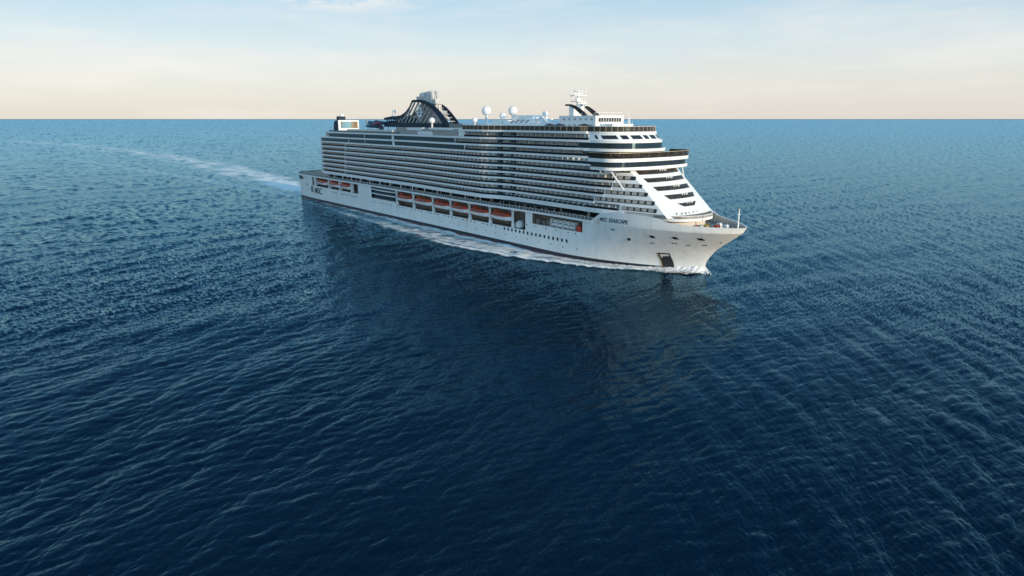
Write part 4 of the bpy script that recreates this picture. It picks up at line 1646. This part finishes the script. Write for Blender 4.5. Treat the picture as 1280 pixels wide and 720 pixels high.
def sample(tile, X, Y, rot):
    T, L, N = tile
    c, s = math.cos(rot), math.sin(rot)
    u = (X * c + Y * s) / L * N; v = (-X * s + Y * c) / L * N
    iu, iv = np.floor(u).astype(np.int64), np.floor(v).astype(np.int64)
    fu, fv = (u - iu)[..., None].astype(np.float32), (v - iv)[..., None].astype(np.float32)
    a = T[iu % N, iv % N]; b = T[(iu + 1) % N, iv % N]; d = T[iu % N, (iv + 1) % N]; e = T[(iu + 1) % N, (iv + 1) % N]
    o = a * (1 - fu) * (1 - fv) + b * fu * (1 - fv) + d * (1 - fu) * fv + e * fu * fv
    # rotate vectors back
    sx, sy = o[..., 1] * c - o[..., 2] * s, o[..., 1] * s + o[..., 2] * c
    dx, dy = o[..., 3] * c - o[..., 4] * s, o[..., 3] * s + o[..., 4] * c
    return o[..., 0], sx, sy, dx, dy


CREST = 48.0
BANDS = [  # tile, rotation list, wavelength used for the fade
    (sea_tile(512, 613.0, 16, 60, 42.0, 4.0, 0.030, 1), [0.0], 20.0),
    (sea_tile(512, 293.0, 5, 16, 76.0, 3.0, 0.066, 2), [0.0], 8.0),
    (sea_tile(512, 131.0, 1.8, 5, 58.0, 1.8, 0.106, 3), [-.17], 2.6),
    (sea_tile(512, 47.0, 0.45, 1.8, 50.0, 1.2, 0.150, 4), [.23], .9),
]
dep = []
a = 52.0
while a > 0.04:
    dep.append(a)
    a -= 0.062 if a > 3 else (0.045 if a > 1.0 else 0.025)
dep.append(0.03)
rr = CAM_H / np.tan(np.radians(np.array(dep)))
rr = np.concatenate([[2.0, 12.0, 25.0, 36.0], rr])
th_f = np.radians(np.arange(90 - 50, 90 + 50.001, 0.062))
th_c = np.radians(np.arange(90 + 52, 360 + 90 - 51, 4.0))
th = np.concatenate([th_f, th_c])
nr, nt = len(rr), len(th)
X = rr[:, None] * np.cos(th)[None, :]
Y = rr[:, None] * np.sin(th)[None, :]
dr = np.gradient(rr)
spacing = np.broadcast_to(np.maximum(dr * .55, rr * R(0.062))[:, None], X.shape)
coarse = np.zeros(nt, bool); coarse[len(th_f):] = True
PATCH = sea_tile(256, 1700.0, 70, 420, 55.0, 1.0, 0.03, 9)
pt = sample(PATCH, X, Y, 0.3)[0]; pt = pt / pt.std()
mod = 1 + .17 * np.clip(pt, -2, 2) + 0 * np.sin(X / 91 + Y / 57 + 1.0) * np.sin(Y / 130 - X / 71) + .18 * np.sin(X / 33.0 - Y / 41.0 + .6 * np.sin(X / 60))
Zs = np.zeros_like(X); SXf = np.zeros_like(X); SYf = np.zeros_like(X); DX = np.zeros_like(X); DY = np.zeros_like(X)
for tile, rots, lam in BANDS:
    w = 1 - np.clip((spacing / lam - .25) / .35, 0, 1)
    w = np.where(coarse[None, :], 0, w)
    calm = np.interp(np.log(rr), np.log([110, 260, 700, 3000]), [1.0, .95, .9, 1.0] if lam > 4 else [1.0, .86, .74, .62])[:, None]
    far = np.clip(lam / spacing * .6, .55 if lam > 4 else .12, 1)
    for rot in rots:
        h, sx, sy, dx, dy = sample(tile, X, Y, rot)
        m_ = (mod if lam < 15 else 1.0) * calm
        Zs += h * w * m_; DX += dx * w * m_; DY += dy * w * m_
        SXf += sx * (1 - w) * m_ * far; SYf += sy * (1 - w) * m_ * far
# ship frame coordinates of every water point
c_, s_ = math.cos(SHD), math.sin(SHD)
XL = (X - SX) * c_ + (Y - SY) * s_
YL = -(X - SX) * s_ + (Y - SY) * c_
# keep the water calm under the hull
foam = np.zeros_like(X); milk = np.zeros_like(X)
hbx = np.interp(XL, np.arange(0, 326, 1.0), [hb(float(x), .5) for x in range(326)], left=0, right=0)
fo_x = [0, 21, 60, 102, 166, 195, 222, 242, 259, 278, 298, 312, 320, 325]
fo_w = [6, 9, 13, 18, 23, 23, 21.5, 18.5, 15.5, 11.5, 7.6, 4.6, 2.6, .8]
ow = np.interp(XL, fo_x, fo_w)
for sgn in (-1, 1):
    d = sgn * YL - hbx
    ins = (XL > -5) & (XL < 326) & (d > -2)
    u = d / np.maximum(ow, .5)
    strength = np.interp(XL, [0, 60, 110, 160, 220, 260, 300, 325], [.60, .66, .76, .84, .9, .96, 1.0, 1.0])
    crest_l = np.exp(-((u - .88) / .13) ** 2) * np.interp(XL, [100, 190, 240, 300, 325], [0.0, .45, .85, 1.0, 1.0])
    body = np.clip((1.0 - u) / .3, 0, 1) * np.interp(u, [0, .3, .7, 1.0], [.95, .62, .75, .6])
    f = strength * np.maximum(body * .85, crest_l)
    foam = np.maximum(foam, np.where(ins & (u < 1.4), f, 0))
    milk = np.maximum(milk, np.where(ins, strength * np.clip((1.25 - u) / .5, 0, 1) * .9, 0))
    Zs += np.where(ins & (u < 1.6), crest_l * np.interp(XL, [120, 200, 280, 325], [0, .35, .8, 1.3]), 0)


def poly_dist(pts):
    best = np.full(X.shape, 1e9); s_at = np.zeros_like(X); acc = 0.0
    for (x0, y0), (x1, y1) in zip(pts, pts[1:]):
        L = math.hypot(x1 - x0, y1 - y0); tx, ty = (x1 - x0) / L, (y1 - y0) / L
        t = np.clip((X - x0) * tx + (Y - y0) * ty, 0, L)
        dd = np.hypot(X - x0 - t * tx, Y - y0 - t * ty)
        m_ = dd < best
        best = np.where(m_, dd, best); s_at = np.where(m_, acc + t, s_at)
        acc += L
    return best, s_at


wake_hi = [(-136, 487), (-165, 519.7), (-214.7, 595.9), (-283.9, 697.5), (-398, 855.5), (-538.9, 1029), (-692.5, 1189.8), (-947, 1453), (-1140, 1605), (-1357, 1791), (-2000, 2250)]
wake_lo = [(-146, 467), (-181.7, 502), (-223, 545), (-286.6, 612), (-362, 687), (-457.7, 781.8), (-594, 906.6), (-801, 1053), (-1200, 1290)]
d1, s1 = poly_dist(wake_hi)
d2, s2 = poly_dist(wake_lo)
wd1 = np.interp(s1, [0, 60, 160, 300, 1000, 2500], [12, 22, 32, 44, 80, 110])
wd2 = np.interp(s2, [0, 60, 300, 1000], [5, 7, 12, 26])
lump = sample(PATCH, X * 6.5, Y * 6.5, 0.9)[0]; lump = 1 + .16 * np.clip(lump / lump.std(), -1.6, 1.6)
foam = np.maximum(foam, lump * np.exp(-(d1 / wd1) ** 2) * np.interp(s1, [0, 60, 160, 400, 900, 2000], [.72, .68, .57, .48, .44, .38]))
milk = np.maximum(milk, np.exp(-(d1 / (wd1 * 1.3)) ** 2) * np.interp(s1, [0, 100, 700, 2000], [1, .9, .5, .2]))
foam = np.maximum(foam, np.exp(-(d2 / wd2) ** 2) * np.interp(s2, [0, 60, 300, 900], [.5, .48, .42, .36]))
milk = np.maximum(milk, np.exp(-(d2 / (wd2 * 1.4)) ** 2) * np.interp(s2, [0, 200, 900], [.95, .7, .3]))

pos = np.stack([X + DX * .9, Y + DY * .9, Zs], -1).astype(np.float32).reshape(-1, 3)
nv = nr * nt
ii, jj = np.meshgrid(np.arange(nr - 1), np.arange(nt), indexing='ij')
j2 = (jj + 1) % nt
quads = np.stack([ii * nt + jj, (ii + 1) * nt + jj, (ii + 1) * nt + j2, ii * nt + j2], -1).reshape(-1, 4).astype(np.int32)
me = bpy.data.meshes.new('water')
me.vertices.add(nv)
me.vertices.foreach_set('co', pos.ravel())
nf = len(quads)
me.loops.add(nf * 4)
me.loops.foreach_set('vertex_index', quads.ravel())
me.polygons.add(nf)
me.polygons.foreach_set('loop_start', np.arange(0, nf * 4, 4, dtype=np.int32))
me.polygons.foreach_set('use_smooth', np.ones(nf, bool))
me.update(calc_edges=True)
at_ = me.attributes.new('slope', 'FLOAT_VECTOR', 'POINT')
at_.data.foreach_set('vector', np.stack([SXf, SYf, np.zeros_like(SXf)], -1).astype(np.float32).ravel())
grain = np.broadcast_to(np.interp(np.log(rr), np.log([60, 200, 500, 1500, 6000]), [.03, .05, .10, .18, .22])[:, None], X.shape)
for nm, arr in (('foam', foam), ('milk', milk), ('grain', grain)):
    at_ = me.attributes.new(nm, 'FLOAT', 'POINT')
    at_.data.foreach_set('value', arr.astype(np.float32).ravel())
water = bpy.data.objects.new('water', me)
col.objects.link(water)
tag(water, kind='structure')

wm = bpy.data.materials.new('sea_water')
wm.use_nodes = True
n, l = wm.node_tree.nodes, wm.node_tree.links
b = n['Principled BSDF']
b.inputs['IOR'].default_value = 1.333
b.inputs['Specular IOR Level'].default_value = 0.5
geo = n.new('ShaderNodeNewGeometry')
tc = n.new('ShaderNodeTexCoord')
a_s = n.new('ShaderNodeAttribute'); a_s.attribute_name = 'slope'
a_f = n.new('ShaderNodeAttribute'); a_f.attribute_name = 'foam'
a_m = n.new('ShaderNodeAttribute'); a_m.attribute_name = 'milk'
a_g = n.new('ShaderNodeAttribute'); a_g.attribute_name = 'grain'
sub = n.new('ShaderNodeVectorMath'); sub.operation = 'SUBTRACT'
nrm = n.new('ShaderNodeVectorMath'); nrm.operation = 'NORMALIZE'
l.new(geo.outputs['Normal'], sub.inputs[0]); l.new(a_s.outputs['Vector'], sub.inputs[1]); l.new(sub.outputs['Vector'], nrm.inputs[0])
# fine ripples
mp = n.new('ShaderNodeMapping'); mp.inputs['Rotation'].default_value = (0, 0, R(-CREST)); mp.inputs['Scale'].default_value = (.55, 1.0, 1.0)
n1 = n.new('ShaderNodeTexNoise'); n1.inputs['Scale'].default_value = 1.5; n1.inputs['Detail'].default_value = 2; n1.inputs['Roughness'].default_value = .6; n1.inputs['Distortion'].default_value = .4
l.new(tc.outputs['Object'], mp.inputs['Vector']); l.new(mp.outputs['Vector'], n1.inputs['Vector'])
bp_ = n.new('ShaderNodeBump'); bp_.inputs['Strength'].default_value = 1.0; bp_.inputs['Distance'].default_value = 0.045
l.new(n1.outputs['Fac'], bp_.inputs['Height']); l.new(nrm.outputs['Vector'], bp_.inputs['Normal'])
# foam pattern
mpf = n.new('ShaderNodeMapping'); mpf.inputs['Rotation'].default_value = (0, 0, -SHD); mpf.inputs['Scale'].default_value = (.55, 1.0, 1.0)
nf_ = n.new('ShaderNodeTexNoise'); nf_.inputs['Scale'].default_value = .24; nf_.inputs['Detail'].default_value = 9; nf_.inputs['Roughness'].default_value = .68; nf_.inputs['Distortion'].default_value = 1.2
l.new(tc.outputs['Object'], mpf.inputs['Vector']); l.new(mpf.outputs['Vector'], nf_.inputs['Vector'])
add = n.new('ShaderNodeMath'); add.operation = 'ADD'; l.new(nf_.outputs['Fac'], add.inputs[0]); l.new(a_f.outputs['Fac'], add.inputs[1])
rmp = n.new('ShaderNodeMapRange'); rmp.interpolation_type = 'SMOOTHSTEP'
rmp.inputs['From Min'].default_value = .83; rmp.inputs['From Max'].default_value = 1.18
l.new(add.outputs['Value'], rmp.inputs['Value'])
gt = n.new('ShaderNodeMath'); gt.operation = 'MULTIPLY'
gr = n.new('ShaderNodeMapRange'); gr.inputs['From Min'].default_value = .02; gr.inputs['From Max'].default_value = .15
l.new(a_f.outputs['Fac'], gr.inputs['Value']); l.new(rmp.outputs['Result'], gt.inputs[0]); l.new(gr.outputs['Result'], gt.inputs[1])
DEEP, MILK, FOAM = (0.0003, 0.0060, 0.0185, 1), (0.03, 0.105, 0.145, 1), (0.87, 0.86, 0.83, 1)
mnoise = n.new('ShaderNodeMapRange'); mnoise.inputs['From Min'].default_value = .22; mnoise.inputs['From Max'].default_value = .58
l.new(nf_.outputs['Fac'], mnoise.inputs['Value'])
mk = n.new('ShaderNodeMath'); mk.operation = 'MULTIPLY'; l.new(a_m.outputs['Fac'], mk.inputs[0]); l.new(mnoise.outputs['Result'], mk.inputs[1])
m1 = n.new('ShaderNodeMix'); m1.data_type = 'RGBA'; m1.inputs['A'].default_value = DEEP; m1.inputs['B'].default_value = MILK
l.new(mk.outputs['Value'], m1.inputs['Factor'])
# body colour below, tinted mirror above, mixed by Fresnel; foam is matt
out_n = n['Material Output']
n.remove(b)
dif = n.new('ShaderNodeBsdfDiffuse'); glo = n.new('ShaderNodeBsdfGlossy'); fre = n.new('ShaderNodeFresnel')
glo.inputs['Color'].default_value = (0.34, 0.63, 0.80, 1)
fre.inputs['IOR'].default_value = 1.333
fom = n.new('ShaderNodeBsdfDiffuse'); fom.inputs['Color'].default_value = FOAM
l.new(m1.outputs['Result'], dif.inputs['Color'])
l.new(a_g.outputs['Fac'], glo.inputs['Roughness'])
for nd in (dif, glo, fre):
    l.new(bp_.outputs['Normal'], nd.inputs['Normal'])
x1 = n.new('ShaderNodeMixShader'); x2 = n.new('ShaderNodeMixShader')
l.new(fre.outputs['Fac'], x1.inputs['Fac']); l.new(dif.outputs['BSDF'], x1.inputs[1]); l.new(glo.outputs['BSDF'], x1.inputs[2])
l.new(gt.outputs['Value'], x2.inputs['Fac']); l.new(x1.outputs['Shader'], x2.inputs[1]); l.new(fom.outputs['BSDF'], x2.inputs[2])
l.new(x2.outputs['Shader'], out_n.inputs['Surface'])
me.materials.append(wm)

# ---------------------------------------------------------------- bow wave: heaped foam against the stem
fm_ = bpy.data.materials.new('spray_foam')
fm_.use_nodes = True
n, l = fm_.node_tree.nodes, fm_.node_tree.links
b = n['Principled BSDF']; b.inputs['Base Color'].default_value = (.80, .82, .83, 1); b.inputs['Roughness'].default_value = .8
tc = n.new('ShaderNodeTexCoord'); ns = n.new('ShaderNodeTexNoise'); ns.inputs['Scale'].default_value = 1.9; ns.inputs['Detail'].default_value = 7; ns.inputs['Roughness'].default_value = .65
l.new(tc.outputs['Object'], ns.inputs['Vector'])
at2 = n.new('ShaderNodeAttribute'); at2.attribute_name = 'cover'
ad = n.new('ShaderNodeMath'); ad.operation = 'ADD'; l.new(ns.outputs['Fac'], ad.inputs[0]); l.new(at2.outputs['Fac'], ad.inputs[1])
mr = n.new('ShaderNodeMapRange'); mr.inputs['From Min'].default_value = .85; mr.inputs['From Max'].default_value = 1.15
l.new(ad.outputs['Value'], mr.inputs['Value']); l.new(mr.outputs['Result'], b.inputs['Alpha'])
b.inputs['Subsurface Weight'].default_value = .0
mb = MB(); cover = []
rs_ = np.random.default_rng(5)
ns_i, ns_j = 320, 18
ph = rs_.uniform(0, 6.28, 12); fr_ = rs_.uniform(.5, 3.2, 12)
for sgn in (-1, 1):
    P = []
    for i in range(ns_i + 1):
        x = lerp(326.2, 236, (i / ns_i))
        ht = float(np.interp(x, [236, 262, 290, 305, 316, 323, 326.2], [.15, .3, .5, .9, 1.9, 2.7, .9]))
        wd = float(np.interp(x, [236, 262, 290, 305, 316, 323, 326.2], [2.5, 3.4, 4.6, 5.6, 6.0, 4.2, 1.2]))
        ht *= 1 + .07 * sum(math.sin(fr_[q] * x * 1.3 + ph[q]) for q in range(6)) / 2
        row = []
        for j in range(ns_j + 1):
            t = j / ns_j
            y = hb(min(x, 324.6), .8) - .25 + t * wd * (1 + .12 * math.sin(x * .8 + ph[3]) + .08 * math.sin(x * 2.1))
            z = -.3 + (ht + .3) * (1 - t) ** 1.3 * (1 + .10 * math.sin(x * 1.9 + j * 1.9) * math.sin(x * .7 - j)) + .3 * math.sin(t * math.pi)
            row.append((x, sgn * y, z))
            cover.append(float(np.interp(t, [0, .15, .6, 1], [.45, .75, .55, .05])) * float(np.interp(x, [236, 275, 300, 326.2], [.35, .6, .9, 1.0])))
        P.append(row)
    mb.grid(P)
bow = mb.build('bow_wave', fm_, None, True, 180)
bow.location = (SX, SY, 0); bow.rotation_euler = (0, 0, SHD)
ca = bow.data.attributes.new('cover', 'FLOAT', 'POINT'); ca.data.foreach_set('value', np.array(cover, dtype=np.float32))
tag(bow, 'white foam bow wave heaped along the hull', 'bow wave', kind='stuff')
